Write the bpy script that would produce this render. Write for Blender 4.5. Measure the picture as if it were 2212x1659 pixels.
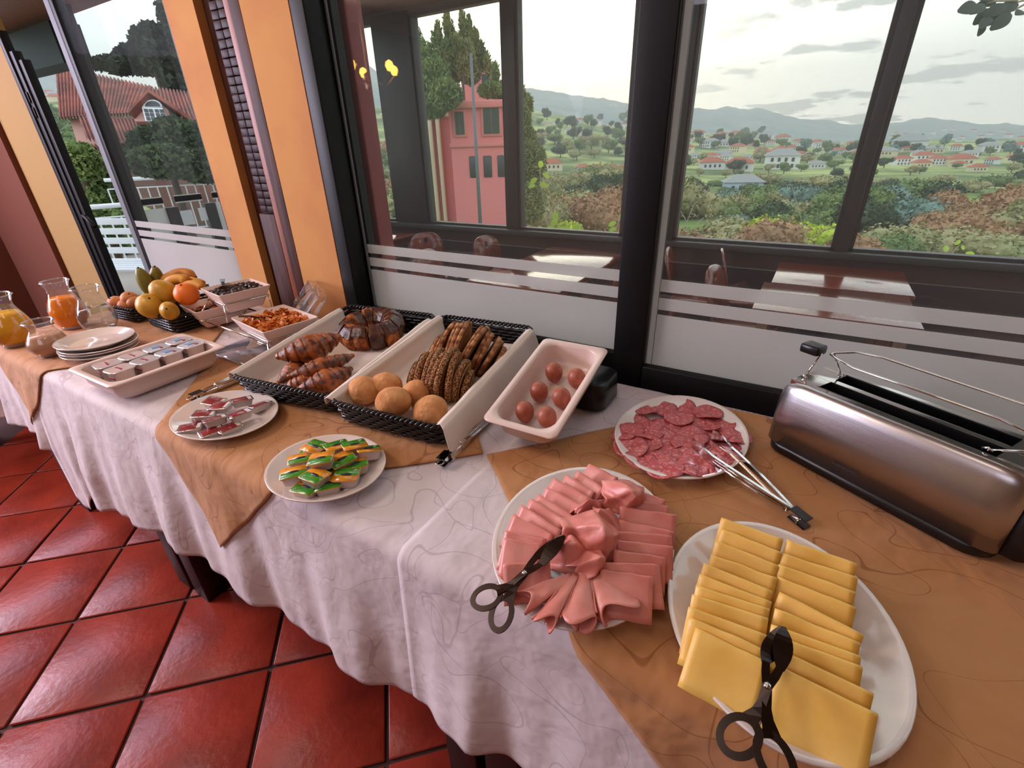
import bpy, bmesh, math, random
from math import sin, cos, pi, radians, hypot, atan2, sqrt
from mathutils import Vector, Matrix, Euler, noise
random.seed(7)
S = bpy.context.scene
COL = S.collection
for o in list(bpy.data.objects): bpy.data.objects.remove(o)

# ------------------------------------------------------------ camera
FPX, PITCH, ROLL, YAW, HC = 1024.365, .4705935, -.0314673, -.5510202, 1.37
CAM = Vector((0, 0, HC))
_f = Vector((sin(YAW)*cos(PITCH), cos(YAW)*cos(PITCH), -sin(PITCH)))
_r = Vector((cos(YAW), -sin(YAW), 0)); _u = _r.cross(_f)
CR = cos(ROLL)*_r + sin(ROLL)*_u; CU = -sin(ROLL)*_r + cos(ROLL)*_u; CF = _f
cd = bpy.data.cameras.new('camera'); cam = bpy.data.objects.new('camera', cd); COL.objects.link(cam)
cam.matrix_world = Matrix(((CR.x, CU.x, -CF.x, CAM.x), (CR.y, CU.y, -CF.y, CAM.y), (CR.z, CU.z, -CF.z, CAM.z), (0, 0, 0, 1)))
cd.sensor_width = 36; cd.lens = 36*FPX/2212; cd.clip_start = .02; cd.clip_end = 20000
S.camera = cam
S.view_settings.view_transform = 'Standard'; S.view_settings.look = 'None'
S.view_settings.gamma = 1; S.view_settings.use_curve_mapping = False
S.view_settings.exposure = 0.0

def ray(x, y): return CR*((x-1106)/FPX) - CU*((y-829.5)/FPX) + CF
def onz(x, y, z):
    d = ray(x, y); return CAM + d*((z-HC)/d.z)
def ony(x, y, Y):
    d = ray(x, y); return CAM + d*(Y/d.y)
def lin(c): return tuple(((v/255)/12.92 if v/255 <= .04045 else ((v/255+.055)/1.055)**2.4) for v in c[:3]) + (1,)

# ------------------------------------------------------------ world: late-afternoon sky, sun behind thin cloud
W = bpy.data.worlds.new('sky'); S.world = W; W.use_nodes = True
nt = W.node_tree; N = nt.nodes; N.clear()
def nd(t, **k):
    n = N.new(t)
    for a, b in k.items(): setattr(n, a, b)
    return n
def math_(op, a, b=None, clamp=False):
    n = nd('ShaderNodeMath', operation=op, use_clamp=clamp)
    for i, v in enumerate((a, b)):
        if v is None: continue
        if isinstance(v, (int, float)): n.inputs[i].default_value = v
        else: nt.links.new(v, n.inputs[i])
    return n.outputs[0]
def mixc(f, a, b, bt='MIX'):
    n = nd('ShaderNodeMix', data_type='RGBA', blend_type=bt)
    for i, v in ((0, f), (6, a), (7, b)):
        if isinstance(v, (int, float)): n.inputs[i].default_value = v
        elif isinstance(v, tuple): n.inputs[i].default_value = v
        else: nt.links.new(v, n.inputs[i])
    return n.outputs[2]
tc = nd('ShaderNodeTexCoord'); sep = nd('ShaderNodeSeparateXYZ'); nt.links.new(tc.outputs['Generated'], sep.inputs[0])
Zv = sep.outputs[2]
sun = Vector((sin(radians(-27))*cos(radians(10)), cos(radians(-27))*cos(radians(10)), sin(radians(10))))
dt = nd('ShaderNodeVectorMath', operation='DOT_PRODUCT'); nt.links.new(tc.outputs['Generated'], dt.inputs[0]); dt.inputs[1].default_value = sun
dp = math_('MAXIMUM', dt.outputs['Value'], 0.0)
glow = math_('POWER', dp, 7.0); glow2 = math_('POWER', dp, 40.0)
zc = math_('MAXIMUM', Zv, 0.0)
up = math_('POWER', zc, .5)
base = mixc(up, (.55, .58, .60, 1), (.36, .41, .48, 1))
west = nd('ShaderNodeMapRange', interpolation_type='SMOOTHSTEP'); west.inputs[1].default_value = -.72; west.inputs[2].default_value = -.95; nt.links.new(sep.outputs[0], west.inputs[0])
base = mixc(west.outputs[0], base, (.24, .33, .35, 1))
base = mixc(math_('MULTIPLY', glow, .85), base, (1.12, 1.06, .95, 1))
# clouds: flattened noise sheet
den = math_('ADD', zc, .13)
cx = math_('DIVIDE', sep.outputs[0], den); cy = math_('DIVIDE', sep.outputs[1], den)
cv = nd('ShaderNodeCombineXYZ'); nt.links.new(cx, cv.inputs[0]); nt.links.new(cy, cv.inputs[1])
nz = nd('ShaderNodeTexNoise'); nz.inputs['Scale'].default_value = 1.15; nz.inputs['Detail'].default_value = 7; nz.inputs['Roughness'].default_value = .58
nt.links.new(cv.outputs[0], nz.inputs['Vector'])
cr = nd('ShaderNodeMapRange', interpolation_type='SMOOTHSTEP'); cr.inputs[1].default_value = .525; cr.inputs[2].default_value = .585
nt.links.new(nz.outputs[0], cr.inputs[0])
east = nd('ShaderNodeMapRange', interpolation_type='SMOOTHSTEP'); east.inputs[1].default_value = -.62; east.inputs[2].default_value = -.1
nt.links.new(sep.outputs[0], east.inputs[0])
cl = math_('MULTIPLY', cr.outputs[0], east.outputs[0])
cl = math_('MULTIPLY', cl, math_('SUBTRACT', 1.0, math_('MULTIPLY', glow2, .9), True))
cloudcol = mixc(glow, (.20, .20, .205, 1), (.245, .235, .225, 1))
skyc = mixc(math_('MULTIPLY', cl, .92), base, cloudcol)
skyc = mixc(math_('MULTIPLY', glow2, 1.0, True), skyc, (1.5, 1.4, 1.2, 1))
gnd = nd('ShaderNodeMapRange'); gnd.inputs[1].default_value = -.02; gnd.inputs[2].default_value = .0
nt.links.new(Zv, gnd.inputs[0])
skyc = mixc(gnd.outputs[0], (.25, .28, .22, 1), skyc)
bg = nd('ShaderNodeBackground'); nt.links.new(skyc, bg.inputs[0]); bg.inputs[1].default_value = 3.6
ow = nd('ShaderNodeOutputWorld'); nt.links.new(bg.outputs[0], ow.inputs[0])

# ------------------------------------------------------------ warm lamp and side daylight of the room, plus added fill lights
def area(name, loc, to, size, sy, power, col):
    l = bpy.data.lights.new(name, 'AREA'); l.shape = 'RECTANGLE'; l.size = size; l.size_y = sy; l.energy = power; l.color = col
    o = bpy.data.objects.new(name, l); COL.objects.link(o); o.location = loc
    o.rotation_euler = (Vector(to)-Vector(loc)).to_track_quat('-Z', 'Y').to_euler(); return o
area('ceiling_lamp_warm', (-2.2, -.1, 2.5), (-1.0, .6, .75), .6, .45, 15, (1, .88, .80))
area('added_fill_right', (-.35, .0, 2.6), (.1, .55, .75), .6, .5, 3.5, (1, .86, .76))  # added fill to brighten the right end of the table, no fixture there
area('left_window_daylight', (-5.1, -1.1, 1.65), (-.8, .2, .6), 1.45, 1.5, 250, (.84, .80, 1))
area('added_floor_highlight', (-5.1, .15, 2.25), (-1.9, .0, 0), 1.1, .8, 48, (.80, .74, 1))  # added for the lilac highlight on the floor, the wall here has no door
area('added_fill_rear', (-.6, -1.7, 2.6), (-.4, .3, .6), 1.6, 1.0, 15, (.90, .84, 1))  # added cool fill from behind for the cloth fronts, not a ceiling fixture

# ------------------------------------------------------------ helpers
class MB:
    def __init__(s): s.v = []; s.f = []; s.sm = []
    def add(s, vs, fs, smooth=False, M=None):
        b = len(s.v)
        s.v += [(M @ Vector(v)) if M is not None else Vector(v) for v in vs]
        s.f += [[i+b for i in f] for f in fs]; s.sm += [smooth]*len(fs); return s
    def box(s, x0, x1, y0, y1, z0, z1, bev=0, M=None):
        if bev <= 0:
            vs = [(x, y, z) for z in (z0, z1) for y in (y0, y1) for x in (x0, x1)]
            return s.add(vs, [(0, 2, 3, 1), (4, 5, 7, 6), (0, 1, 5, 4), (2, 6, 7, 3), (0, 4, 6, 2), (1, 3, 7, 5)], False, M)
        bm = bmesh.new(); bmesh.ops.create_cube(bm, size=1)
        for v in bm.verts: v.co = Vector(((x0+x1)/2+v.co.x*(x1-x0), (y0+y1)/2+v.co.y*(y1-y0), (z0+z1)/2+v.co.z*(z1-z0)))
        bmesh.ops.bevel(bm, geom=bm.edges[:], offset=bev, segments=2, affect='EDGES', profile=.5)
        s.bm(bm, M, True); return s
    def bm(s, bm, M=None, smooth=True):
        bm.verts.index_update()
        s.add([v.co.copy() for v in bm.verts], [[v.index for v in f.verts] for f in bm.faces], smooth, M); bm.free(); return s
    def tube(s, pts, r, n=8, closed=False, M=None, cap=True):
        P = [Vector(p) for p in pts]; m = len(P); vs = []; fs = []
        rr = r if isinstance(r, (list, tuple)) else [r]*m
        up = None
        for i in range(m):
            a = P[(i-1) % m] if (closed or i > 0) else P[i]; b = P[(i+1) % m] if (closed or i < m-1) else P[i]
            t = (b-a).normalized() if (b-a).length > 1e-9 else Vector((0, 0, 1))
            if up is None: up = Vector((0, 0, 1)) if abs(t.z) < .9 else Vector((1, 0, 0))
            u = (up-t*up.dot(t))
            u = u.normalized() if u.length > 1e-6 else t.orthogonal().normalized()
            w = t.cross(u); up = u
            for k in range(n):
                q = 2*pi*k/n; vs.append(P[i]+rr[i]*(cos(q)*u+sin(q)*w))
        for i in range(m if closed else m-1):
            j = (i+1) % m
            for k in range(n): fs.append((i*n+k, i*n+(k+1) % n, j*n+(k+1) % n, j*n+k))
        if not closed and cap: fs += [tuple(range(n-1, -1, -1)), tuple((m-1)*n+k for k in range(n))]
        return s.add(vs, fs, True, M)
    def lathe(s, prof, n=40, M=None, sx=1, sy=1):
        vs = []; fs = []
        for (r, z) in prof:
            for k in range(n): vs.append((sx*r*cos(2*pi*k/n), sy*r*sin(2*pi*k/n), z))
        for i in range(len(prof)-1):
            for k in range(n): fs.append((i*n+k, i*n+(k+1) % n, (i+1)*n+(k+1) % n, (i+1)*n+k))
        return s.add(vs, fs, True, M)
    def loft(s, rings, closed_ring=True, cap0=False, cap1=False, M=None, smooth=True):
        n = len(rings[0]); vs = [p for r in rings for p in r]; fs = []
        for i in range(len(rings)-1):
            for k in range(n if closed_ring else n-1):
                fs.append((i*n+k, i*n+(k+1) % n, (i+1)*n+(k+1) % n, (i+1)*n+k))
        if cap0: fs.append(tuple(range(n-1, -1, -1)))
        if cap1: fs.append(tuple((len(rings)-1)*n+k for k in range(n)))
        return s.add(vs, fs, smooth, M)
    def grid(s, fn, nu, nv, M=None, smooth=True, keep=None):
        vs = [fn(i/nu, j/nv) for j in range(nv+1) for i in range(nu+1)]; fs = []
        for j in range(nv):
            for i in range(nu):
                if keep and not keep((i+.5)/nu, (j+.5)/nv): continue
                a = j*(nu+1)+i; fs.append((a, a+1, a+nu+2, a+nu+1))
        return s.add(vs, fs, smooth, M)
    def mesh(s, name):
        m = bpy.data.meshes.new(name); m.from_pydata([tuple(v) for v in s.v], [], s.f)
        m.polygons.foreach_set('use_smooth', s.sm); m.validate(); m.update(); return m
def rrect(w, l, r, z, n=5, cx=0, cy=0):
    pts = []
    for (sx, sy, a0) in ((1, 1, 0), (-1, 1, 90), (-1, -1, 180), (1, -1, 270)):
        for k in range(n+1):
            a = radians(a0+90*k/n); pts.append((cx+sx*(w/2-r)+r*cos(a), cy+sy*(l/2-r)+r*sin(a), z))
    return pts
def obj(name, mb, mat, parent=None, label=None, kind=None, shade_auto=False):
    me = mb if isinstance(mb, bpy.types.Mesh) else mb.mesh(name)
    if mat is not None and not me.materials: me.materials.append(mat)
    o = bpy.data.objects.new(name, me); COL.objects.link(o)
    if parent: o.parent = parent
    if label: o['label'] = label
    if kind: o['kind'] = kind
    return o
def tag(o, label, cat, group=None):
    o['label'] = label; o['category'] = cat
    if group: o['group'] = group
    return o
def thing(name, label, cat, loc=(0, 0, 0), rot=(0, 0, 0), group=None):
    o = bpy.data.objects.new(name, None); COL.objects.link(o); o.empty_display_size = .02
    o.location = loc; o.rotation_euler = rot; return tag(o, label, cat, group)
def dup(root, loc, rot=None, label=None, group=None):
    r = root.copy(); COL.objects.link(r); r.location = loc
    if rot is not None: r.rotation_euler = rot
    if label: r['label'] = label
    if group: r['group'] = group
    for ch in list(root.children):
        c = ch.copy(); COL.objects.link(c); c.parent = r
        for g in list(ch.children):
            d = g.copy(); COL.objects.link(d); d.parent = c
    return r
def place(o, base, loc, rot=(0, 0, 0)):       # pose a top-level thing in the frame of another one (it stays top-level)
    M = base @ Matrix.Translation(loc) @ Euler(rot).to_matrix().to_4x4()
    o.location = M.to_translation(); o.rotation_euler = M.to_euler()
ORD = ['first', 'second', 'third', 'fourth', 'fifth', 'sixth', 'seventh', 'eighth', 'ninth', 'tenth', 'eleventh', 'twelfth', 'thirteenth', 'fourteenth', 'fifteenth']

# ------------------------------------------------------------ materials
def mat(name, col, rough=.5, metal=0., spec=.5, col2=None, vs=8., vt=(.4, .6), bump=0., bs=60., bd=.002, coat=0., sss=0., sr=(1, .5, .3), detail=4., trans=0., emit=None, es=0., aniso=None, coords='Object', sheen=0.):
    m = bpy.data.materials.new(name); m.use_nodes = True; t = m.node_tree; b = t.nodes['Principled BSDF']
    b.inputs['Base Color'].default_value = lin(col) if max(col) > 1 else tuple(col)+(1,)
    b.inputs['Roughness'].default_value = rough; b.inputs['Metallic'].default_value = metal
    b.inputs['Specular IOR Level'].default_value = spec
    b.inputs['Coat Weight'].default_value = coat; b.inputs['Coat Roughness'].default_value = .08
    b.inputs['Transmission Weight'].default_value = trans
    if sss: b.inputs['Subsurface Weight'].default_value = sss; b.inputs['Subsurface Radius'].default_value = sr; b.inputs['Subsurface Scale'].default_value = .01
    if sheen: b.inputs['Sheen Weight'].default_value = sheen
    if emit: b.inputs['Emission Color'].default_value = lin(emit); b.inputs['Emission Strength'].default_value = es
    tcn = t.nodes.new('ShaderNodeTexCoord')
    src = tcn.outputs[coords]
    if aniso:
        mp = t.nodes.new('ShaderNodeMapping'); mp.inputs['Scale'].default_value = aniso; t.links.new(src, mp.inputs[0]); src = mp.outputs[0]
    if col2:
        n = t.nodes.new('ShaderNodeTexNoise'); n.inputs['Scale'].default_value = vs; n.inputs['Detail'].default_value = detail
        t.links.new(src, n.inputs['Vector'])
        r = t.nodes.new('ShaderNodeMapRange'); r.inputs[1].default_value, r.inputs[2].default_value = vt; t.links.new(n.outputs[0], r.inputs[0])
        x = t.nodes.new('ShaderNodeMix'); x.data_type = 'RGBA'; x.inputs[6].default_value = lin(col); x.inputs[7].default_value = lin(col2)
        t.links.new(r.outputs[0], x.inputs[0]); t.links.new(x.outputs[2], b.inputs['Base Color'])
    if bump:
        n = t.nodes.new('ShaderNodeTexNoise'); n.inputs['Scale'].default_value = bs; n.inputs['Detail'].default_value = 5
        t.links.new(src, n.inputs['Vector'])
        u = t.nodes.new('ShaderNodeBump'); u.inputs['Strength'].default_value = bump; u.inputs['Distance'].default_value = bd
        t.links.new(n.outputs[0], u.inputs['Height']); t.links.new(u.outputs[0], b.inputs['Normal'])
    return m
def pane_mat(name, tint=(.95, .97, .96), dirt=.03, refl=1.0):
    m = bpy.data.materials.new(name); m.use_nodes = True; t = m.node_tree; t.nodes.clear(); q = t.nodes.new
    o = q('ShaderNodeOutputMaterial'); tr = q('ShaderNodeBsdfTransparent'); tr.inputs[0].default_value = tint+(1,)
    g = q('ShaderNodeBsdfGlossy'); g.inputs['Roughness'].default_value = .004
    fr = q('ShaderNodeFresnel'); ge = q('ShaderNodeNewGeometry'); mi = q('ShaderNodeMapRange'); mi.inputs[3].default_value = 1.45; mi.inputs[4].default_value = 1/1.45; t.links.new(ge.outputs['Backfacing'], mi.inputs[0]); t.links.new(mi.outputs[0], fr.inputs[0])
    mu = q('ShaderNodeMath'); mu.operation = 'MULTIPLY'; mu.inputs[1].default_value = refl; mu.use_clamp = True; t.links.new(fr.outputs[0], mu.inputs[0])
    d = q('ShaderNodeBsdfDiffuse'); d.inputs[0].default_value = (.8, .8, .78, 1); tl = q('ShaderNodeBsdfTranslucent'); tl.inputs[0].default_value = (.8, .8, .8, 1)
    md = q('ShaderNodeMixShader'); md.inputs[0].default_value = .6; t.links.new(d.outputs[0], md.inputs[1]); t.links.new(tl.outputs[0], md.inputs[2])
    m1 = q('ShaderNodeMixShader'); m1.inputs[0].default_value = dirt; t.links.new(tr.outputs[0], m1.inputs[1]); t.links.new(md.outputs[0], m1.inputs[2])
    m2 = q('ShaderNodeMixShader'); t.links.new(mu.outputs[0], m2.inputs[0]); t.links.new(m1.outputs[0], m2.inputs[1]); t.links.new(g.outputs[0], m2.inputs[2])
    t.links.new(m2.outputs[0], o.inputs[0]); return m
def frost_mat(name):
    m = bpy.data.materials.new(name); m.use_nodes = True; t = m.node_tree; t.nodes.clear(); q = t.nodes.new
    o = q('ShaderNodeOutputMaterial'); d = q('ShaderNodeBsdfDiffuse'); d.inputs[0].default_value = (.74, .71, .69, 1)
    tl = q('ShaderNodeBsdfTranslucent'); tl.inputs[0].default_value = (.66, .66, .65, 1)
    rf = q('ShaderNodeBsdfRefraction'); rf.inputs['Roughness'].default_value = .55; rf.inputs['IOR'].default_value = 1.02
    a = q('ShaderNodeMixShader'); a.inputs[0].default_value = .5; t.links.new(d.outputs[0], a.inputs[1]); t.links.new(tl.outputs[0], a.inputs[2])
    b = q('ShaderNodeMixShader'); b.inputs[0].default_value = .3; t.links.new(a.outputs[0], b.inputs[1]); t.links.new(rf.outputs[0], b.inputs[2])
    t.links.new(b.outputs[0], o.inputs[0]); return m
def cloth_mat(name, col, line, ls=7., lw=.009, rough=.75, amt=.5, ws=14., wd=.009):
    m = mat(name, col, rough, spec=.25, sheen=.15); t = m.node_tree; b = t.nodes['Principled BSDF']; q = t.nodes.new
    tcn = q('ShaderNodeTexCoord'); prev = None
    uv = q('ShaderNodeUVMap')
    for k, (sc, off) in enumerate(((ls, 0), (ls*.8, 3.7))):
        mp = q('ShaderNodeMapping'); mp.inputs['Location'].default_value = (off, off*1.3, off*.7); t.links.new(uv.outputs[0], mp.inputs[0])
        n = q('ShaderNodeTexNoise'); n.inputs['Scale'].default_value = sc; n.inputs['Detail'].default_value = 0; n.inputs['Distortion'].default_value = 1.3
        t.links.new(mp.outputs[0], n.inputs['Vector'])
        s1 = q('ShaderNodeMath'); s1.operation = 'SUBTRACT'; s1.inputs[1].default_value = .5; t.links.new(n.outputs[0], s1.inputs[0])
        s2 = q('ShaderNodeMath'); s2.operation = 'ABSOLUTE'; t.links.new(s1.outputs[0], s2.inputs[0])
        s3 = q('ShaderNodeMapRange'); s3.inputs[1].default_value = lw*.5; s3.inputs[2].default_value = lw; s3.inputs[3].default_value = 1; s3.inputs[4].default_value = 0
        t.links.new(s2.outputs[0], s3.inputs[0])
        if prev is None: prev = s3.outputs[0]
        else:
            mx = q('ShaderNodeMath'); mx.operation = 'MAXIMUM'; t.links.new(prev, mx.inputs[0]); t.links.new(s3.outputs[0], mx.inputs[1]); prev = mx.outputs[0]
    am = q('ShaderNodeMath'); am.operation = 'MULTIPLY'; am.inputs[1].default_value = amt; t.links.new(prev, am.inputs[0])
    x = q('ShaderNodeMix'); x.data_type = 'RGBA'; x.inputs[6].default_value = lin(col); x.inputs[7].default_value = lin(line); t.links.new(am.outputs[0], x.inputs[0])
    t.links.new(x.outputs[2], b.inputs['Base Color'])
    n = q('ShaderNodeTexNoise'); n.inputs['Scale'].default_value = 900; t.links.new(tcn.outputs['Object'], n.inputs['Vector'])
    n2 = q('ShaderNodeTexNoise'); n2.inputs['Scale'].default_value = ws; n2.inputs['Detail'].default_value = 3; n2.inputs['Distortion'].default_value = .2; t.links.new(uv.outputs[0], n2.inputs['Vector'])
    u = q('ShaderNodeBump'); u.inputs['Strength'].default_value = .25; u.inputs['Distance'].default_value = .0006; t.links.new(n.outputs[0], u.inputs['Height'])
    u2 = q('ShaderNodeBump'); u2.inputs['Strength'].default_value = .6; u2.inputs['Distance'].default_value = wd; t.links.new(n2.outputs[0], u2.inputs['Height']); t.links.new(u.outputs[0], u2.inputs['Normal'])
    t.links.new(u2.outputs[0], b.inputs['Normal']); return m
M = {}
M['black_frame'] = mat('black_frame', (13, 12, 14), .5, spec=.25, bump=.1, bs=300, bd=.0005)
M['grey_frame'] = mat('grey_frame', (104, 106, 110), .6)
M['pane'] = pane_mat('window_glass', dirt=.02)
M['pane_door'] = pane_mat('door_glass', (.97, .98, .98), .012, .012)
M['pane2'] = pane_mat('far_window_glass', (.98, .99, .98), dirt=.022, refl=.04)
M['frost'] = frost_mat('frosted_film')
M['orange_wall'] = mat('orange_wall', (198, 143, 84), .8, spec=.2, bump=.25, bs=120, bd=.002, col2=(190, 130, 80), vs=3)
M['yellow_wall'] = mat('yellow_wall', (158, 126, 80), .8, spec=.2, bump=.25, bs=120, bd=.002)
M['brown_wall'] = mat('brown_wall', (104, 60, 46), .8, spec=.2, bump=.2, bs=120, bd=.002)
M['ceiling'] = mat('ceiling', (205, 170, 130), .85)
M['wood_dark'] = mat('wood_dark', (78, 42, 32), .6, spec=.25, col2=(54, 28, 22), vs=6, aniso=(8, 8, 1))
M['wood_post'] = mat('wood_post', (150, 86, 60), .5, col2=(130, 70, 48), vs=6, aniso=(8, 8, 1))
M['dark_tile'] = mat('dark_tile', (56, 30, 27), .5, spec=.14, col2=(46, 26, 26), vs=20, bump=.25, bs=30, bd=.003)
M['tile'] = mat('terracotta_tile', (156, 54, 37), .32, spec=.2, col2=(118, 38, 27), vs=5, vt=(.35, .68), bump=.35, bs=45, bd=.004, detail=6)
M['grout'] = mat('grout', (62, 34, 30), .8)
M['cloth'] = cloth_mat('white_damask', (214, 202, 204), (176, 160, 166), ls=6.5, lw=.006, amt=.6, ws=11., wd=.016)
M['gold'] = cloth_mat('gold_damask', (186, 131, 82), (138, 84, 40), ls=6., lw=.006, amt=.7, ws=8., wd=.03)
M['napkin'] = mat('napkin', (222, 208, 196), .8, spec=.2, bump=.2, bs=500, bd=.0006)
M['table_black'] = mat('table_black', (14, 12, 13), .5)
M['porcelain'] = mat('porcelain', (225, 212, 204), .12, spec=.6, coat=.9)
M['melamine'] = mat('melamine', (226, 202, 190), .3, spec=.5)
M['egg'] = mat('egg_shell', (158, 80, 58), .45, col2=(172, 96, 72), vs=60, sss=.1)
M['wicker'] = mat('wicker', (7, 7, 8), .3, spec=.45)
M['chrome'] = mat('chrome', (215, 212, 210), .09, 1.)
M['steel_dark'] = mat('steel_dark', (64, 56, 54), .22, 1.)
M['steel'] = mat('brushed_steel', (182, 178, 179), .30, 1., bump=.15, bs=5, bd=.001, aniso=(1, 60, 60))
M['black_plastic'] = mat('black_plastic', (16, 15, 17), .3)
M['acrylic'] = pane_mat('acrylic', (.93, .93, .95), .06, 1.6)
M['jug_glass'] = pane_mat('jug_glass', (.94, .95, .95), .03, 1.8)
M['rim_glass'] = pane_mat('rim_glass', (.85, .87, .88), .10, 3.0)
# ------------------------------------------------------------ floor with terracotta tiles laid diagonally
def struct(name, mb, m, parent=None):
    return obj(name, mb, m, parent, kind='structure')
floor = struct('floor', MB().box(-6.5, 3, -3.6, 1.36, -.06, -.008), M['grout'])
TS = .336
tile_mesh = MB().box(-TS/2+.005, TS/2-.005, -TS/2+.005, TS/2-.005, -.007, 0, .0035).mesh('tile')
tile_mesh.materials.append(M['tile'])
c45, s45 = cos(radians(44.2)), sin(radians(44.2))
for i in range(-9, 10):
    for j in range(-9, 10):
        a, b = (i+.5)*TS, (j+.5)*TS
        x, y = -1.573+a*c45-b*s45, .373+a*s45+b*c45
        if -3.6 < x < .1 and -.75 < y < 1.05:
            t = obj('tile', tile_mesh, None, floor); t.location = (x, y, random.uniform(-.0012, .0006))
            t.rotation_euler = (random.uniform(-.002, .002), random.uniform(-.002, .002), radians(44.2)+random.choice((0, pi/2, pi, -pi/2)))
            
# ------------------------------------------------------------ room shell
struct('ceiling', MB().box(-6.5, 3, -3.6, 1.36, 2.7, 2.8), M['ceiling'])
struct('wall_right', MB().box(3, 3.1, -3.6, 1.36, 0, 2.7), M['orange_wall'])
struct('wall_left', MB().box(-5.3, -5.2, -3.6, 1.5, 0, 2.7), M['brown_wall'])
wb = MB()                                             # rear wall with two big window openings
wb.box(-6.5, 3, -3.7, -3.6, 0, 2.7)
struct('wall_rear', wb, M['yellow_wall'])
YW = 1.218
wf = MB()
wf.box(-5.2, -3.762, YW, 1.255, 0, 2.7)                # yellow pier at the far left
struct('wall_front', wf, M['yellow_wall'])
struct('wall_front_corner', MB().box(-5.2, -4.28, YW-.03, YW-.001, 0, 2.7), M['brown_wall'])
# pier between glass door and window: orange pillar, recess with glossy tiles, wooden post, orange pillar
struct('wall_pier_left', MB().box(-2.185, -2.0, YW, 1.40, 0, 2.7), M['orange_wall'])
struct('wall_pier_right', MB().box(-1.745, -1.507, YW, 1.40, 0, 2.7), M['orange_wall'])
struct('trim_1', MB().box(-1.806, -1.746, YW, 1.40, 0, 2.7, .004), M['wood_dark'])
struct('trim_14', MB().box(-1.838, -1.807, 1.222, 1.40, 0, 2.7, .002), M['wood_post'])
rec = struct('wall_recess', MB().box(-2.0, -1.84, 1.252, 1.40, 0, 2.7), M['wood_dark'])
struct('trim_2', MB().box(-1.945, -1.845, 1.226, 1.251, .0, 1.14, .003), M['wood_dark'])
tm = MB().box(-.0214, .0214, -.008, .008, -.0128, .0128, .0022).mesh('glossy_tile'); tm.materials.append(M['dark_tile'])
for k in range(50):
    for c in (0, 1):
        t = obj('tile', tm, None, rec); t.location = (-1.914+.0445*c, 1.240, 1.158+k*.0275)
        t.rotation_euler = (random.uniform(-.05, .05), random.uniform(-.06, .06), 0)
struct('wall_front_lintel', MB().box(-5.2, 3, YW, 1.36, 2.45, 2.7), M['orange_wall'])
struct('wall_front_base', MB().box(-1.505, 3, 1.262, 1.345, 0, .70), M['black_frame'])

# ------------------------------------------------------------ sliding windows with black frames and frosted stripes
def sliding_window(name, x0, x1, yg, zb, lab):
    w = thing(name, lab, 'window', (0, 0, 0)); w['kind'] = 'structure'
    obj('glass_pane', MB().box(x0, x1, yg-.003, yg+.003, zb, 2.45), M['pane'], w)
    f = MB()
    yf = yg-.0075
    f.box(x0+.016, x1-.004, yf, yf+.002, zb, zb+.147)
    f.box(x0+.016, x1-.004, yf, yf+.002, zb+.161, zb+.193)
    f.box(x0+.016, x1-.004, yf, yf+.002, zb+.210, zb+.242)
    obj('frosted_film', f, M['frost'], w)
    return w
w1 = sliding_window('window_1', -1.44, -.385, 1.306, .80, 'left sliding window pane in black frame with frosted stripes')
w2 = sliding_window('window_2', -.315, 1.9, 1.252, .80, 'right sliding window pane behind the toaster with frosted stripes')
obj('frosted_strip', MB().box(-.316, -.301, 1.244, 1.246, .80, 2.45), M['frost'], w2)
obj('edge_strip', MB().box(-.322, -.3155, 1.236, 1.262, .80, 2.45), M['grey_frame'], w2)
obj('edge_strip', MB().box(-1.437, -1.430, 1.296, 1.302, .80, 2.45), M['grey_frame'], w1)
obj('frame', MB().box(-1.505, -1.442, YW, 1.34, .0, 2.45, .004).box(-1.442, -1.425, 1.309, 1.34, .7, 2.45), M['black_frame'], w1)
obj('bottom_rail', MB().box(-1.442, -.40, 1.275, 1.335, .70, .80, .004), M['black_frame'], w1)
obj('mullion', MB().box(-.405, -.318, YW, 1.335, .0, 2.45, .004), M['black_frame'], w2)
obj('bottom_rail', MB().box(-.318, 1.9, YW, 1.285, .62, .80, .004), M['black_frame'], w2)
struct('trim_3', MB().box(-1.505, 3, 1.20, 1.262, .55, .69, .004), M['black_frame'])

# glass door at the left, its frame and the folded black door leaf beside the opening
d1 = thing('door_1', 'fixed glass door leaf with grey frame beside the open doorway', 'door'); d1['kind'] = 'structure'
obj('glass_pane', MB().box(-3.25, -2.19, 1.304, 1.31, .3, 2.45), M['pane_door'], d1)
fm = MB(); zt = .80
fm.box(-3.23, -2.2, 1.296, 1.2985, .30, .947).box(-3.23, -2.2, 1.296, 1.2985, .961, .993).box(-3.23, -2.2, 1.296, 1.2985, 1.010, 1.042)
obj('frosted_film', fm, M['frost'], d1)
obj('frame', MB().box(-3.27, -3.235, 1.295, 1.345, 0, 2.45, .003).box(-2.36, -2.30, 1.312, 1.35, 0, 2.45), M['black_frame'], d1)
obj('frame_edge', MB().box(-3.325, -3.272, 1.295, 1.345, 0, 2.45, .003), M['grey_frame'], d1)
d2 = thing('door_2', 'black folded door leaf seen edge on beside the yellow pier', 'door'); d2['kind'] = 'structure'
for k in range(3):
    obj('leaf', MB().box(-3.760+.048*k, -3.716+.048*k, 1.205+.008*k, 1.245+.008*k, 0, (1.95, 1.86, 1.82)[k], .005), M['black_frame'], d2)
hm = MB().tube([(-3.63, 1.21, 1.06), (-3.585, 1.20, 1.06), (-3.56, 1.20, 1.05), (-3.50, 1.20, 1.01)], .011, 8)
obj('handle', hm, M['black_frame'], d2)
obj('hinge', MB().box(-3.70, -3.685, 1.206, 1.212, 1.56, 1.61, .002).box(-3.70, -3.685, 1.206, 1.212, 1.63, 1.68, .002), M['steel_dark'], d2)
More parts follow.
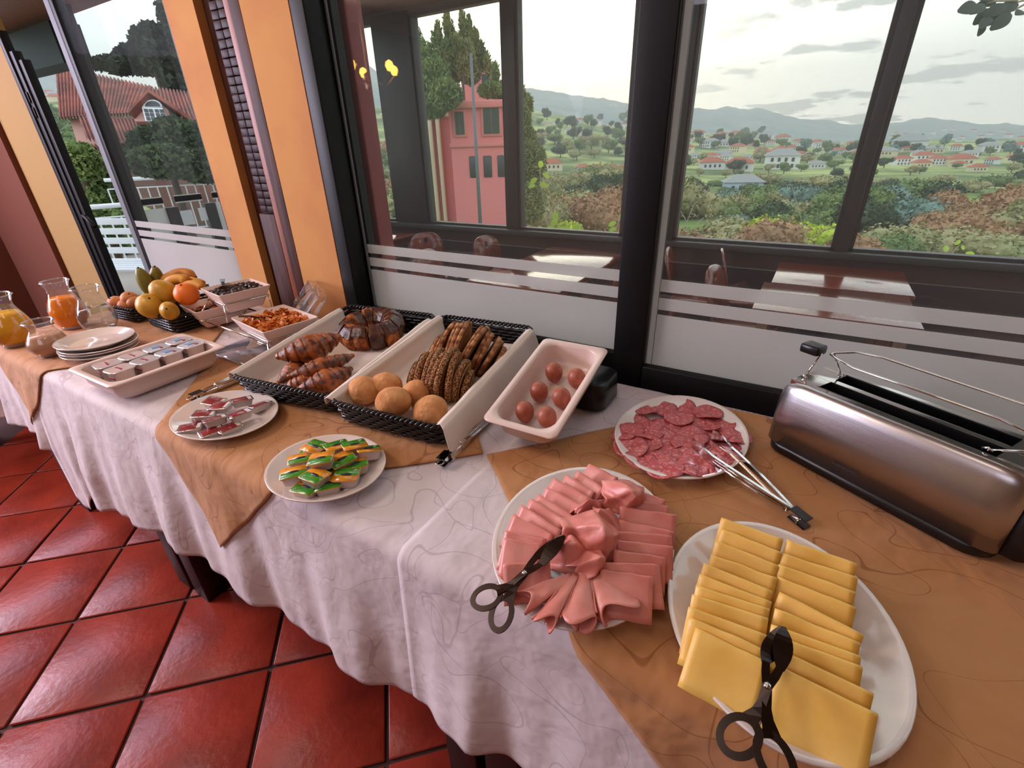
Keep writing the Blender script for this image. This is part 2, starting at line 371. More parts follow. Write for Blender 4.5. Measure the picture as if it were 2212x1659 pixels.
# ------------------------------------------------------------ buffet tables
ZT = .75; YB, YF = 1.17, .40; XL = -2.575
def table(x0, x1, lab):
    t = thing('buffet_table', lab, 'table', ((x0+x1)/2, (YB+YF)/2, 0), group='tables pushed together under the cloths')
    hw, hd = (x1-x0)/2, (YB-YF)/2
    obj('tabletop', MB().box(-hw, hw, -hd+.006, hd-.004, ZT-.03, ZT-.003, .004), M['table_black'], t)
    for sx in (-1, 1):
        for sy in (-1, 1):
            obj('leg', MB().box(sx*(hw-.045)-.04, sx*(hw-.045)+.04, sy*(hd-.035)-.035, sy*(hd-.035)+.035, 0, ZT-.032, .003), M['table_black'], t)
table(-2.49, -1.59, 'left black table whose two front legs show under the cloth')
table(-1.57, -.36, 'middle black table under the butter plate')
table(-.345, 1.05, 'right black table under the toaster')
# ------------------------------------------------------------ cloths: flat on top, bent over the front edge, hanging in folds
R0 = .02; DTOP = YB-YF
def fold(u, h, ph, amp):
    k = min(1, h/.3)
    us = u+.10*h*sin(u*3.1+1)
    w = (1.15-2*abs(sin(us*10.5+ph+.8*sin(u*4.3)))**1.3+.5*sin(us*31+1.7*ph+1.5*sin(u*6))+.25*sin(us*63+ph*2.3))/1.7
    return .045*h + k*amp*(.5+.5*w)
def sheet(u, d, off, ph=0., amp=.046, wr=.0013):
    a = max(0, XL-u); x = u; ex = 0.
    if d <= DTOP-R0:
        y, z = YB-d, ZT+off
        if a == 0:
            z += wr*(noise.noise((u*11, d*11, 2.))*1.2+abs(noise.noise((u*5+3, d*5, 9.)))*1.6)
    else:
        h = d-(DTOP-R0)
        if h < R0*pi/2:
            q = h/R0; y = YF+R0-(R0+off)*sin(q); z = ZT-R0+(R0+off)*cos(q)
        else:
            h -= R0*pi/2; y = YF-off-fold(u, h, ph, amp); z = ZT-R0-h
    if a > 0:
        h = max(0, d-DTOP); m = min(a, h)
        x = XL-.012-.45*m-.05*a; z = ZT+off-hypot(a, h); y = y if h == 0 else YF-.012-.4*m-.06*h
    return (x, y, z)
def cloth(name, rings, m, label, cat, uvf, group=None):
    """rings[j][i] = (u, d, xyz) or None"""
    nv, nu = len(rings), len(rings[0]); vs = []; fs = []; uv = []
    for r in rings:
        for (u, d, p) in r: vs.append(p); uv.append((u, d))
    for j in range(nv-1):
        for i in range(nu-1):
            q = (j*nu+i, j*nu+i+1, (j+1)*nu+i+1, (j+1)*nu+i)
            if all(uvf(*uv[k]) for k in q): fs.append(q[::-1])
    me = bpy.data.meshes.new(name); me.from_pydata(vs, [], fs); me.polygons.foreach_set('use_smooth', [True]*len(fs))
    L = me.uv_layers.new(name='UVMap')
    for l in me.loops: L.data[l.index].uv = uv[l.vertex_index]
    o = obj(name, me, m); tag(o, label, cat, group)
    s = o.modifiers.new('thickness', 'SOLIDIFY'); s.thickness = .0014; s.offset = 1
    return o
def interp(tab, x):
    if x <= tab[0][0]: return tab[0][1]
    for (a, va), (b, vb) in zip(tab, tab[1:]):
        if x <= b:
            t = (x-a)/(b-a); return va+(vb-va)*t
    return tab[-1][1]
def white(u0, u1, hem, off, ph, label, amp=.046):
    nu = int((u1-u0)/.011); rings = []
    dl = [k*.02 for k in range(int(DTOP/.02))]+[DTOP-R0+R0*.4*k for k in range(5)]
    for j in range(len(dl)+34):
        r = []
        for i in range(nu+1):
            u = u0+(u1-u0)*i/nu
            H = ZT-interp(hem, u)+R0
            d = dl[j] if j < len(dl) else DTOP+R0*.7+H*((j-len(dl)+1)/34)
            r.append((u, d, sheet(u, d, off, 1.1, amp)))
        rings.append(r)
    return cloth('tablecloth', rings, M['cloth'], label, 'tablecloth', lambda u, d: True, 'white damask tablecloths')
white(XL-.22, -2.0, [(-2.8, .50), (-2.55, .47), (-2.3, .48), (-2.0, .45)], .0015, .3, 'white damask tablecloth over the left end under the juice jugs')
white(-2.175, -.42, [(-2.175, .262), (-2.15, .225), (-2.09, .225), (-2.04, .30), (-1.95, .30), (-1.85, .335), (-1.64, .365), (-1.39, .405), (-1.1, .405), (-.74, .405), (-.42, .43)], .0030, 1.1, 'long white damask tablecloth hanging in folds in the middle')
white(-.485, 1.06, [(-.485, .425), (-.47, .415), (-.35, .435), (-.19, .455), (.2, .48), (1.06, .5)], .0046, 4.2, 'white damask tablecloth on the right overlapping with a hemmed edge')
GO = .0098
def gold(c, ang, su, sv, ph, label):
    e1 = (cos(radians(ang)), sin(radians(ang))); e2 = (-e1[1], e1[0]); n1 = int(su/.009); n2 = int(sv/.009); rings = []
    for j in range(n2+1):
        r = []
        for i in range(n1+1):
            X = c[0]+e1[0]*su*i/n1+e2[0]*sv*j/n2; Y = c[1]+e1[1]*su*i/n1+e2[1]*sv*j/n2
            wv = .004*noise.noise((i*.09, j*.09, ph))
            X += wv; u, d = X, YB-Y
            r.append((u, d, sheet(u, d, GO, 1.1, .046)))
        rings.append(r)
    return cloth('table_overlay', rings, M['gold'], label, 'tablecloth', lambda u, d: d > .004 and u > XL-.25, 'gold overlay cloths')
gold((-2.25, .17), 45, .80, .80, 2.2, 'gold damask overlay under the juice jugs with one corner hanging')
gold((-1.07, .165), 44, .775, .775, 5.1, 'gold damask overlay under the jam plate with a hanging corner')
gold((-.504+1.5*cos(radians(-41)), .702+1.5*sin(radians(-41))), 49, 1.0, 1.5, 8.4, 'large gold damask overlay under the toaster and cheese platter')
ZG = .7622
# corner of the neighbouring white table at the far left
nb = []
for j in range(15):
    r = []
    for i in range(15):
        s, t = i/14, j/14
        x = -3.32+.46*s*(1-.25*t)+.02*sin(9*s+2*t); y = .10+.16*t*s-.05*sin(7*s)*t; z = .74-(.40*s+.05)*t if s > .0 else .74-.1*t
        r.append((x, y+.05, (x, y, z)))
    nb.append(r)
nbt = thing('side_table', 'round side table off to the left under a white cloth', 'table', (-3.62, .30, 0))
obj('tabletop', MB().lathe([(0, .70), (.36, .70), (.36, .735), (0, .735)], 40), M['table_black'], nbt)
obj('pedestal', MB().lathe([(.10, 0), (.09, .03), (.04, .06), (.035, .70)], 24), M['table_black'], nbt)
def drape(a, t):
    A = 2*pi*a; k = .06*sin(6*A)+.03*sin(11*A+1)
    if t < .4: return ((t/.4)*.365*cos(A), (t/.4)*.365*sin(A), .7365)
    h = (t-.4)/.6; cornr = 1+.42*max(0, cos(4*(A-pi/4)))**3
    rr = .368+h*(.05+k*.6)
    return (rr*cos(A), rr*sin(A), .7365-h*.26*cornr)
dm = MB().grid(drape, 120, 24)
dr = obj('tablecloth', dm, M['napkin']); dr.location = (-3.62, .30, 0); dr.rotation_euler.z = radians(-62); tag(dr, 'white cloth corner hanging from the side table at left', 'tablecloth')
# ============================================================ glazed veranda behind the windows
ZV = -.31; YO = 4.65
M['red_board'] = mat('red_board', (128, 44, 44), .5)
M['plum_wall'] = mat('plum_wall', (58, 30, 32), .6)
M['ver_frame'] = mat('veranda_frame', (44, 37, 37), .5)
M['ver_floor'] = mat('veranda_floor', (82, 46, 38), .35, col2=(66, 36, 30), vs=2)
M['ver_wood'] = mat('table_wood', (128, 52, 30), .16, spec=.6, col2=(104, 40, 24), vs=3, aniso=(1, 14, 1), coat=.6)
M['chair_wood'] = mat('chair_wood', (126, 58, 36), .28, col2=(104, 44, 28), vs=5, aniso=(10, 10, 1), coat=.4)
M['white_paint'] = mat('white_paint', (232, 236, 240), .5)
struct('floor_veranda', MB().box(-4.95, 3.2, 1.36, YO+.12, ZV-.08, ZV), M['ver_floor'])
struct('ceiling_veranda', MB().box(-5.0, 3.2, 3.95, YO+.35, 2.62, 2.74).box(-5.0, 3.2, 1.36, 1.6, 2.62, 2.74), M['wood_dark'])
sk = thing('window_9', 'added glass roof of the veranda, out of view, letting sky light down', 'window'); sk['kind'] = 'structure'  # unseen roof, made of glass so sky light falls on the buffet from behind
obj('glass_pane', MB().box(-5.0, 3.2, 1.6, 3.95, 2.66, 2.668), M['pane2'], sk)
for k in range(8): obj('rafter', MB().box(-5.0+1.17*k, -4.93+1.17*k, 1.6, 3.95, 2.60, 2.72), M['wood_dark'], sk)
ow_ = MB().box(-5.05, 3.2, YO-.02, YO+.16, ZV, .47)
struct('wall_veranda', ow_, M['plum_wall'])
struct('trim_4', MB().box(-5.0, 3.2, YO-.09, YO+.2, .47, .527, .008), M['ver_frame'])
struct('trim_5', MB().box(-5.05, 3.2, YO-.02, YO+.16, 2.56, 2.63), M['ver_frame'])
for k, (a, b) in enumerate(((-4.88, -4.465), (-3.955, -2.83), (-2.70, -1.54), (-1.06, .22), (.31, 2.6))):
    w = thing('window_%d' % (3+k), 'veranda window pane %s from the left looking over the valley' % ORD[k], 'window'); w['kind'] = 'structure'
    obj('glass_pane', MB().box(a, b, YO+.03, YO+.036, .52, 2.57), M['pane2'], w)
    obj('frame', MB().box(a, a+.03, YO-.01, YO+.07, .52, 2.57).box(b-.03, b, YO-.01, YO+.07, .52, 2.57).box(a, b, YO-.01, YO+.07, .515, .55).box(a, b, YO-.01, YO+.07, 2.54, 2.58), M['ver_frame'], w)
for k, (a, b) in enumerate(((-5.1, -4.88), (-4.465, -3.955), (-2.83, -2.70), (-1.54, -1.06), (.22, .31), (2.6, 2.8))):
    struct('trim_%d' % (6+k), MB().box(a, b, YO-.03, YO+.14, .5, 2.6, .006), M['ver_frame'])
struct('trim_12', MB().box(-1.508, -1.432, 1.375, 1.45, ZV, 2.6, .006), M['red_board'])
# glazed side wall of the veranda, seen through the glass door
XS = -4.95
def sidez(px, py):
    d = ray(px, py); return CAM + d*(XS/d.x)
sw = thing('window_8', 'side wall of the veranda with dark posts, frosted panels and stripes', 'window'); sw['kind'] = 'structure'
sf = MB(); sp = MB(); pn = MB()
ys = [sidez(294, 455).y] + [sidez(px, 455).y for px in (371, 455)] + [YO-.05]
zb0 = sidez(284, 457).z; zb1 = sidez(270, 432).z
for i in range(3):
    a, b = ys[i]+.05, ys[i+1]-.05
    pn.box(XS-.004, XS+.004, a, b, ZV+.1, 2.56)
    if i != 1: sf.box(XS+.006, XS+.009, a, b, ZV+.1, zb0)
    sf.box(XS+.006, XS+.009, a, b, zb0+.028, zb0+.085).box(XS+.006, XS+.009, a, b, zb1-.055, zb1)
for y in ys: sp.box(XS-.03, XS+.03, y-.05, y+.05, ZV, zb0+.0 if ys[1]-.1 < y < ys[2]+.1 else 2.6, .004)
obj('glass_pane', pn, M['pane2'], sw); obj('frosted_film', sf, M['frost'], sw); obj('post', sp, M['ver_frame'], sw)
# two leaflets taped inside the side wall
for k, (px, py) in enumerate(((403, 470), (441, 462))):
    p = sidez(px, py); q = sidez(px, py+ (16 if k == 0 else 14)); h = abs(p.z-q.z)
    t = obj('leaflet', MB().box(-.002, .002, -h*.9, h*.9, -h, h), M['white_paint']); t.location = (XS+.014, p.y, p.z)
    tag(t, ['white leaflet taped to the glazed side wall, left of two', 'white leaflet taped to the glazed side wall, right of two'][k], 'paper', None)

# ------------------------------------------------------------ veranda tables and chairs
ZT2 = .44
def ver_table(x0, x1, y0, y1, lab, grp=None):
    t = thing('wooden_table', lab, 'table', ((x0+x1)/2, (y0+y1)/2, ZV), group=grp); w, l = (x1-x0)/2, (y1-y0)/2; h = ZT2-ZV
    obj('tabletop', MB().box(-w, w, -l, l, h-.03, h, .004), M['ver_wood'], t)
    obj('apron', MB().box(-w+.06, w-.06, -l+.06, l-.06, h-.09, h-.031), M['chair_wood'], t)
    for sx in (-1, 1):
        for sy in (-1, 1): obj('leg', MB().box(sx*(w-.07)-.03, sx*(w-.07)+.03, sy*(l-.07)-.03, sy*(l-.07)+.03, 0, h-.091), M['chair_wood'], t)
ver_table(-.14, .672, 3.775, 4.47, 'wooden veranda table right against the window sill behind the right pane')
ver_table(-.188, .636, 3.10, 3.765, 'wooden veranda table in front of another behind the right pane')
ver_table(-2.15, -1.378, 3.64, 4.32, 'wooden veranda table by the sill behind the left pane')
ver_table(-2.17, -1.378, 2.90, 3.63, 'wooden veranda table nearer the glass behind the left pane')
ver_table(-4.7, -3.98, 3.80, 4.45, 'wooden veranda table in the far left corner of the veranda')
def chair():
    t = thing('wooden_chair', 'x', 'chair')
    # backrest: board with rounded top and a round grip hole, slightly curved
    def back(u, v):
        w = .19; x = (u-.5)*2
        zz = .47+v*.36*sqrt(max(0, 1-abs(x)**3.2*.55)); return (x*w*(1-.12*(1-v)), .17+.05*v+.03*x*x*-1, zz)
    bm_ = MB(); n = 14; vs = []; fs = []
    ang = [2*pi*k/28 for k in range(28)]
    def outl(a):
        c, s_ = cos(a), sin(a); x = .185*math.copysign(abs(c)**.75, c); z = .65+.19*math.copysign(abs(s_)**.8, s_)
        if z < .65: x *= .82+.18*(z-.46)/.19
        return x, z
    R = []
    for (yy, hole) in ((.0, .030), (.018, .030)):
        ro = []; ri = []
        for a in ang:
            x, z = outl(a); dy = .17+.28*(z-.46)+.25*(.034-x*x)
            ro.append((x, dy+yy, z)); hx, hz = hole*.7*cos(a), .755+hole*sin(a); ri.append((hx, .17+.28*(hz-.46)+.25*(.034-hx*hx)+yy, hz))
        R.append((ro, ri))
    bm_.loft([R[0][1], R[0][0], R[1][0], R[1][1], R[0][1]])
    obj('backrest', bm_, M['chair_wood'], t)
    obj('seat', MB().loft([rrect(.38, .38, .06, .425), rrect(.40, .40, .07, .435), rrect(.40, .40, .07, .445), rrect(.38, .38, .06, .452)], cap0=True, cap1=True), M['chair_wood'], t)
    for sx in (-1, 1):
        obj('leg', MB().tube([(sx*.16, -.16, .425), (sx*.175, -.18, 0)], [.018, .014], 8), M['chair_wood'], t)
        obj('leg', MB().tube([(sx*.15, .16, .425), (sx*.17, .21, 0)], [.018, .014], 8), M['chair_wood'], t)
    return t
ch0 = chair()
CH = [((918, 503), .62, 40, 'wooden chair with rounded back at the far left veranda table'),
      ((1053, 510), .55, 75, 'wooden chair with holed back on the left of the sunlit table'),
      ((928, 539), .50, 95, 'wooden chair with holed back nearest the glass at left'),
      ((1352, 563), .50, -100, 'wooden chair tucked at the right end of the left table'),
      ((1456, 535), .53, 95, 'wooden chair seen edge on beside the post in the right pane'),
      ((1576, 538), .53, 100, 'wooden chair by the sill left of the bright table'),
      ((1557, 575), .53, 80, 'wooden chair left of the bright table nearest the glass')]
for i, ((px, py), zt, rz, lab) in enumerate(CH):
    zt = .53; p = onz(px, py, zt); a = radians(rz)
    loc = (p.x+.235*sin(a), p.y-.235*cos(a), ZV + (zt-ZV-.845))
    if i == 0: c = ch0; c.location = (loc[0], loc[1], ZV); c.rotation_euler = (0, 0, a); c['label'] = lab
    else: c = dup(ch0, (loc[0], loc[1], ZV), (0, 0, a), lab)
    c['group'] = 'wooden chairs on the veranda'
# ------------------------------------------------------------ terrace at the left: floor, eaves, beam, white railings, bench
struct('floor_terrace', MB().box(-14, -5.06, .6, 9.5, ZV-.1, ZV), mat('terrace_floor', (170, 160, 150), .7))
struct('trim_13', MB().box(-6.6, -3.3, 1.40, 2.2, 2.35, 2.42), M['wood_post'])
struct('beam', MB().box(-9.5, -5.3, 2.05, 2.25, 2.03, 2.30), M['black_frame'])
rail_mesh_p = MB().box(-.011, .011, -.011, .011, 0, 1).mesh('baluster'); rail_mesh_p.materials.append(M['white_paint'])
def railing(p0, p1, zt, h, sp_, lab):
    p0, p1 = Vector(p0), Vector(p1); p0.z = p1.z = 0; L = (p1-p0).length; a = atan2((p1-p0).y, (p1-p0).x)
    t = thing('terrace_railing', lab, 'railing', (p0.x, p0.y, zt-h), (0, 0, a))
    obj('top_rail', MB().tube([(0, 0, h), (L, 0, h)], .035, 10), M['white_paint'], t)
    obj('middle_rail', MB().tube([(0, 0, h-.16), (L, 0, h-.16)], .012, 8), M['white_paint'], t)
    obj('bottom_rail', MB().tube([(0, 0, .08), (L, 0, .08)], .016, 8), M['white_paint'], t)
    n = int(L/sp_)
    for k in range(n+1):
        b = obj('baluster', rail_mesh_p, None, t); b.location = (k*sp_, 0, .08); b.scale = (1, 1, h-.24)
railing(onz(150, 451, .69), onz(300, 440, .69), .69, 1.0, .14, 'white railing along the terrace seen through the open doorway')
railing(onz(225, 389.5, .95), onz(510, 376, .95), .95, 1.05, .16, 'white railing beyond the glass door in front of the bushes')
bn = thing('slatted_bench', 'white slatted bench outside the open doorway', 'bench', tuple(onz(255, 640, ZV)[:2])+(ZV,), (0, 0, radians(24)))
for k in range(6): obj('slat', MB().box(-.8, .8, -.3+.11*k, -.22+.11*k, .40, .43, .005), M['white_paint'], bn)
for k in range(4): obj('slat', MB().box(-.8, .8, .30+.02*k, .325+.02*k, .50+.12*k, .58+.12*k, .005), M['white_paint'], bn)
for sx in (-.7, .7):
    obj('leg', MB().box(sx-.03, sx+.03, -.28, -.22, 0, .40), M['white_paint'], bn); obj('leg', MB().box(sx-.03, sx+.03, .30, .36, 0, 1.0), M['white_paint'], bn)
# ============================================================ landscape outside
def lm(name, c1, c2, vs, bump=0, rough=.9, c3=None): return mat(name, c1, rough, spec=.1, col2=c2, vs=vs, vt=(.38, .62), detail=6)
M['ridge'] = None
def el_ridge(a): return interp([(-95, 9), (-72, 9.4), (-70.2, 8.6), (-69, 5.2), (-67, 4.4), (-60, 4.6), (-50, 5.8), (-46, 7.9), (-42.5, 5.7), (-36, 5.2), (-31, 5.3), (-28.5, 4.94), (-23, 4.1), (-21, 3.9), (-18, 3.14), (-12.7, 2.45), (-11, 2.35), (-9.3, 2.65), (-8, 2.2), (-6.4, 2.3), (-4, 1.5), (0, .9), (2.5, .55), (5, .75), (7, .95), (9.6, .45), (13, 0), (45, .3)], a)
def el_mid(a): return interp([(-95, 4), (-60, 4), (-45, 3.4), (-30, 2.9), (-26, 2.4), (-20, 1.1), (-17, .6), (-12, .35), (-8, -.35), (-5, -.75), (0, -.9), (8, -.9), (14, -1.2), (45, -1)], a)
def el(r, a):
    left = max(0, min(1, (-48-a)/14)); m = el_mid(a); rd = el_ridge(a)
    k = [(7, -26), (15, -15.5), (30, -11.2+1.5*left), (60, -8.6+2.5*left), (120, -6.4+3*left), (250, -4.4+3.5*left), (450, -2.4+.35*m+2*left), (900, m), (1400, m+.15), (1900, .5*m+.5*rd-.2), (3400, rd), (5200, rd-2.2)]
    return interp([(math.log(x), y) for x, y in k], math.log(r))
def ground(r, a):
    e = el(r, a); z = HC + r*math.tan(radians(e)); A = radians(a); x, y = r*sin(A), r*cos(A)
    z += r*.004*noise.noise((x/r*9, y/r*9, math.log(r)*3)) + (r*.0035*noise.noise((x*.02, y*.02, 3)) if r < 1500 else r*.004*noise.noise((a*.55, r*.0012, 1))+r*.0016*noise.noise((a*2.3, r*.004, 1)))
    return x, y, z
def hit(px, py):
    d = ray(px, py); a = math.degrees(atan2(d.x, d.y)); t = d.z/hypot(d.x, d.y); r = 9.
    while r < 5000:
        if ground(r, a)[2] > HC + t*r: break
        r *= 1.012
    return Vector(ground(r, a)), r
def terrain(name, rs, mt, a0=-92, a1=44, da=.55):
    n = int((a1-a0)/da); g = MB(); vs = []; fs = []
    for r in rs:
        for i in range(n+1): vs.append(ground(r, a0+da*i))
    for j in range(len(rs)-1):
        for i in range(n): fs.append((j*(n+1)+i, j*(n+1)+i+1, (j+1)*(n+1)+i+1, (j+1)*(n+1)+i))
    g.add(vs, fs, True); return struct(name, g, mt)
M['meadow'] = lm('meadow', (125, 151, 72), (83, 101, 62), .05)
M['slope'] = lm('wooded_slope', (85, 106, 67), (172, 180, 112), .02)
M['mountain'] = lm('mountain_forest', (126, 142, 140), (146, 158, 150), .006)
def gs(a, b, n): return [a*(b/a)**(k/n) for k in range(n+1)]
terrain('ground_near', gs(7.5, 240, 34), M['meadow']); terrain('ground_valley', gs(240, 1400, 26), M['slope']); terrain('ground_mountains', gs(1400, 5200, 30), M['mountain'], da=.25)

# ---- foliage: crowns of small leaf faces, a few shapes shared by many plants
def leaf_mat(name, c1, c2): 
    m = mat(name, c1, .7, spec=.2, col2=c2, vs=.9, vt=(.35, .65)); b = m.node_tree.nodes['Principled BSDF']; return m
LM = {'night': leaf_mat('leaf_night', (34, 44, 34), (52, 62, 44)), 'dark': leaf_mat('leaf_dark', (48, 67, 48), (75, 91, 59)), 'mid': leaf_mat('leaf_mid', (91, 114, 67), (125, 141, 83)), 'olive': leaf_mat('leaf_olive', (141, 146, 101), (172, 157, 114)),
      'brown': leaf_mat('leaf_brown', (172, 128, 96), (143, 117, 85)), 'yellow': leaf_mat('leaf_yellow', (202, 209, 70), (151, 175, 62)), 'blue': leaf_mat('leaf_blue', (101, 130, 120), (125, 146, 133)), 'pine': leaf_mat('leaf_pine', (96, 114, 72), (141, 138, 85))}
M['bark'] = mat('bark', (74, 58, 46), .9)
def crown(clumps, n, ls, up=0., seed=0):
    rd = random.Random(seed); vs = []; fs = []; tot = sum(c[1][0]*c[1][1]*c[1][2] for c in clumps)**1.0
    wts = [(c[1][0]*c[1][1]*c[1][2])**.75 for c in clumps]; sw_ = sum(wts)
    for (c, r), w in zip(clumps, wts):
        for _ in range(int(n*w/sw_)):
            d = Vector((rd.gauss(0, 1), rd.gauss(0, 1), rd.gauss(0, 1))).normalized(); q = rd.uniform(.55, 1.05)
            p = Vector((c[0]+d.x*r[0]*q, c[1]+d.y*r[1]*q, c[2]+d.z*r[2]*q))
            ax = (d*.6+Vector((rd.gauss(0, .6), rd.gauss(0, .6), rd.gauss(0, .6)+up))).normalized(); s_ = ax.cross(Vector((rd.gauss(0, 1), rd.gauss(0, 1), rd.gauss(0, 1)))).normalized()
            L = ls*rd.uniform(.7, 1.4); wd = L*(.42 if up == 0 else .14); b = len(vs)
            vs += [p-ax*L*.5, p+s_*wd, p+ax*L*.5, p-s_*wd]; fs.append((b, b+1, b+2, b+3))
    return vs, fs
def clumps_for(kind, rd):
    if kind == 'bush': return [((rd.uniform(-.4, .4), rd.uniform(-.4, .4), rd.uniform(.2, .5)), (.42, .42, .38)) for _ in range(7)]
    if kind == 'broad': return [((rd.uniform(-.38, .38), rd.uniform(-.38, .38), rd.uniform(.45, .85)), (.34, .34, .28)) for _ in range(9)]
    if kind == 'tall': return [((rd.uniform(-.1, .1), rd.uniform(-.1, .1), z), (.30*(1.15-z), .30*(1.15-z), .16)) for z in (.15, .3, .45, .6, .75, .9)]
SH = {}
for kind in ('bush', 'broad', 'tall'):
    for v in range(2):
        rd = random.Random(v+11); vs, fs = crown(clumps_for(kind, rd), 1900, .075, 0, v)
        for ic in range(10):      # a few leaf lumps so the crown is opaque
            pass
        SH[kind, v] = (vs, fs)
core = {}
def crown_obj(kind, v, lm_, parent):
    key = (kind, v, lm_)
    if key not in core:
        g = MB(); g.add(SH[kind, v][0], SH[kind, v][1], False)
        rd = random.Random(v+11)
        for (c, r) in clumps_for(kind, rd):
            bm = bmesh.new(); bmesh.ops.create_icosphere(bm, subdivisions=2, radius=1)
            for q in bm.verts:
                k = .70+.30*noise.noise(q.co*2.3+Vector(c)*9); q.co = Vector((c[0]+q.co.x*r[0]*k, c[1]+q.co.y*r[1]*k, c[2]+q.co.z*r[2]*k))
            g.bm(bm)
        core[key] = g.mesh('foliage'); core[key].materials.append(LM[lm_])
    return obj('foliage', core[key], None, parent)
trunk_mesh = MB().tube([(0, 0, -.15), (.01, 0, .25), (0, .01, .6)], [.05, .04, .02], 7).mesh('trunk'); trunk_mesh.materials.append(M['bark'])
def plant(px, py, wpx, kind, lm_, lab, cat, group=None, v=0, asp=1.):
    p, r = hit(px, py); dep = (p-CAM).dot(CF); w = wpx*dep/FPX
    nm = {'bush': 'bush', 'broad': 'tree', 'tall': 'conifer'}[kind]
    t = thing(nm, lab, cat, p, (0, 0, random.uniform(0, 6)), group); t.scale = (w, w, w*asp)
    crown_obj(kind, v, lm_, t)
    if kind != 'bush': obj('trunk', trunk_mesh, None, t)
    return t
rp = random.Random(5); USED = []
def scatter(n, xr, yr, wr, kind, lms, lab, cat, group, asp=1.):
    for k in range(n):
        w_ = rp.uniform(*wr)
        for _ in range(40):
            x = rp.uniform(*xr); y = rp.uniform(yr[0], yr[1])
            if all(hypot((x-a)/1.0, (y-b)*2.2) > .5*(w_+c) for a, b, c in USED): break
        USED.append((x, y, w_))
        plant(x, y, w_, kind, lms[k % len(lms)], lab, cat, group, k % 2, asp*rp.uniform(.8, 1.2))
# tree-covered band and hedges through the valley, far to near
scatter(26, (1150, 1400), (262, 300), (9, 18), 'broad', ['dark', 'mid'], 'dark tree on the wooded hill behind the village', 'tree', 'trees on the wooded hill', 1.3)
scatter(22, (1480, 1660), (292, 325), (9, 18), 'broad', ['dark', 'dark', 'mid'], 'dark tree among the upper houses left of the right mullion', 'tree', 'trees among the upper houses', 1.2)
scatter(34, (1660, 2230), (318, 345), (10, 20), 'broad', ['dark', 'mid', 'blue'], 'tree in the line along the far side of the valley', 'tree', 'trees along the far side of the valley', 1.2)
scatter(30, (1480, 2230), (350, 385), (14, 30), 'broad', ['mid', 'olive', 'dark'], 'rounded tree between the valley houses', 'tree', 'trees between the valley houses', .9)
scatter(26, (1480, 2230), (395, 425), (26, 60), 'bush', ['mid', 'olive', 'dark'], 'hedge bush across the valley fields', 'bush', 'hedge bushes in the valley fields', .6)
scatter(20, (1470, 1830), (450, 500), (50, 95), 'bush', ['dark', 'blue', 'olive', 'mid'], 'large dark shrub on the slope below the veranda', 'bush', 'large dark shrubs on the slope', .9)
scatter(12, (1840, 2010), (455, 505), (55, 100), 'bush', ['dark', 'blue', 'mid'], 'dark green shrub right of the mullion', 'bush', 'dark green shrubs right of the mullion', .9)
scatter(14, (2000, 2230), (470, 520), (60, 110), 'bush', ['brown', 'brown', 'olive'], 'reddish brown shrub low on the right slope', 'bush', 'reddish brown shrubs on the right slope', .9)
scatter(16, (1470, 2230), (535, 575), (80, 130), 'bush', ['olive', 'brown', 'mid'], 'grassy olive shrub just beyond the sill', 'bush', 'olive shrubs just beyond the sill', .7)
scatter(24, (1150, 1400), (300, 350), (16, 30), 'broad', ['mid', 'olive', 'dark'], 'small tree on the open slope in the left pane', 'tree', 'small trees on the slope in the left pane', .9)
scatter(22, (1150, 1400), (395, 440), (36, 66), 'bush', ['dark', 'mid', 'olive'], 'dark shrub below the white row houses', 'bush', 'dark shrubs below the row houses', .9)
scatter(16, (1150, 1400), (470, 520), (60, 100), 'bush', ['brown', 'olive', 'brown'], 'dry brown shrub in the middle of the left pane', 'bush', 'dry brown shrubs in the left pane', 1.0)
scatter(18, (900, 1120), (440, 520), (60, 110), 'bush', ['dark', 'olive', 'dark'], 'dark shrub below the pink house', 'bush', 'dark shrubs below the pink house', .8)
scatter(16, (90, 320), (260, 420), (40, 70), 'bush', ['mid', 'mid', 'blue'], 'green shrub on the slope seen through the doorway', 'bush', 'green shrubs through the doorway', .8)
scatter(8, (760, 860), (340, 460), (40, 80), 'bush', ['olive', 'mid', 'brown'], 'shrub seen in the narrow leftmost veranda pane', 'bush', 'shrubs in the narrow leftmost pane', .8)
plant(1640, 560, 120, 'bush', 'yellow', 'yellow green bush just outside the sill, left of the right mullion', 'bush', None, 0, .8)
plant(1730, 560, 95, 'bush', 'yellow', 'yellow green bush close to the right mullion, smaller one', 'bush', None, 1, 1.0)
plant(1210, 520, 70, 'bush', 'yellow', 'bright yellow green bush above the sill in the left pane', 'bush', None, 1, .8)
plant(1340, 515, 46, 'bush', 'yellow', 'small yellow green bush beside the centre post', 'bush', None, 0, .9)
plant(1890, 330, 26, 'tall', 'dark', 'dark cypress standing right of the mullion', 'tree', None, 1, 1.6)
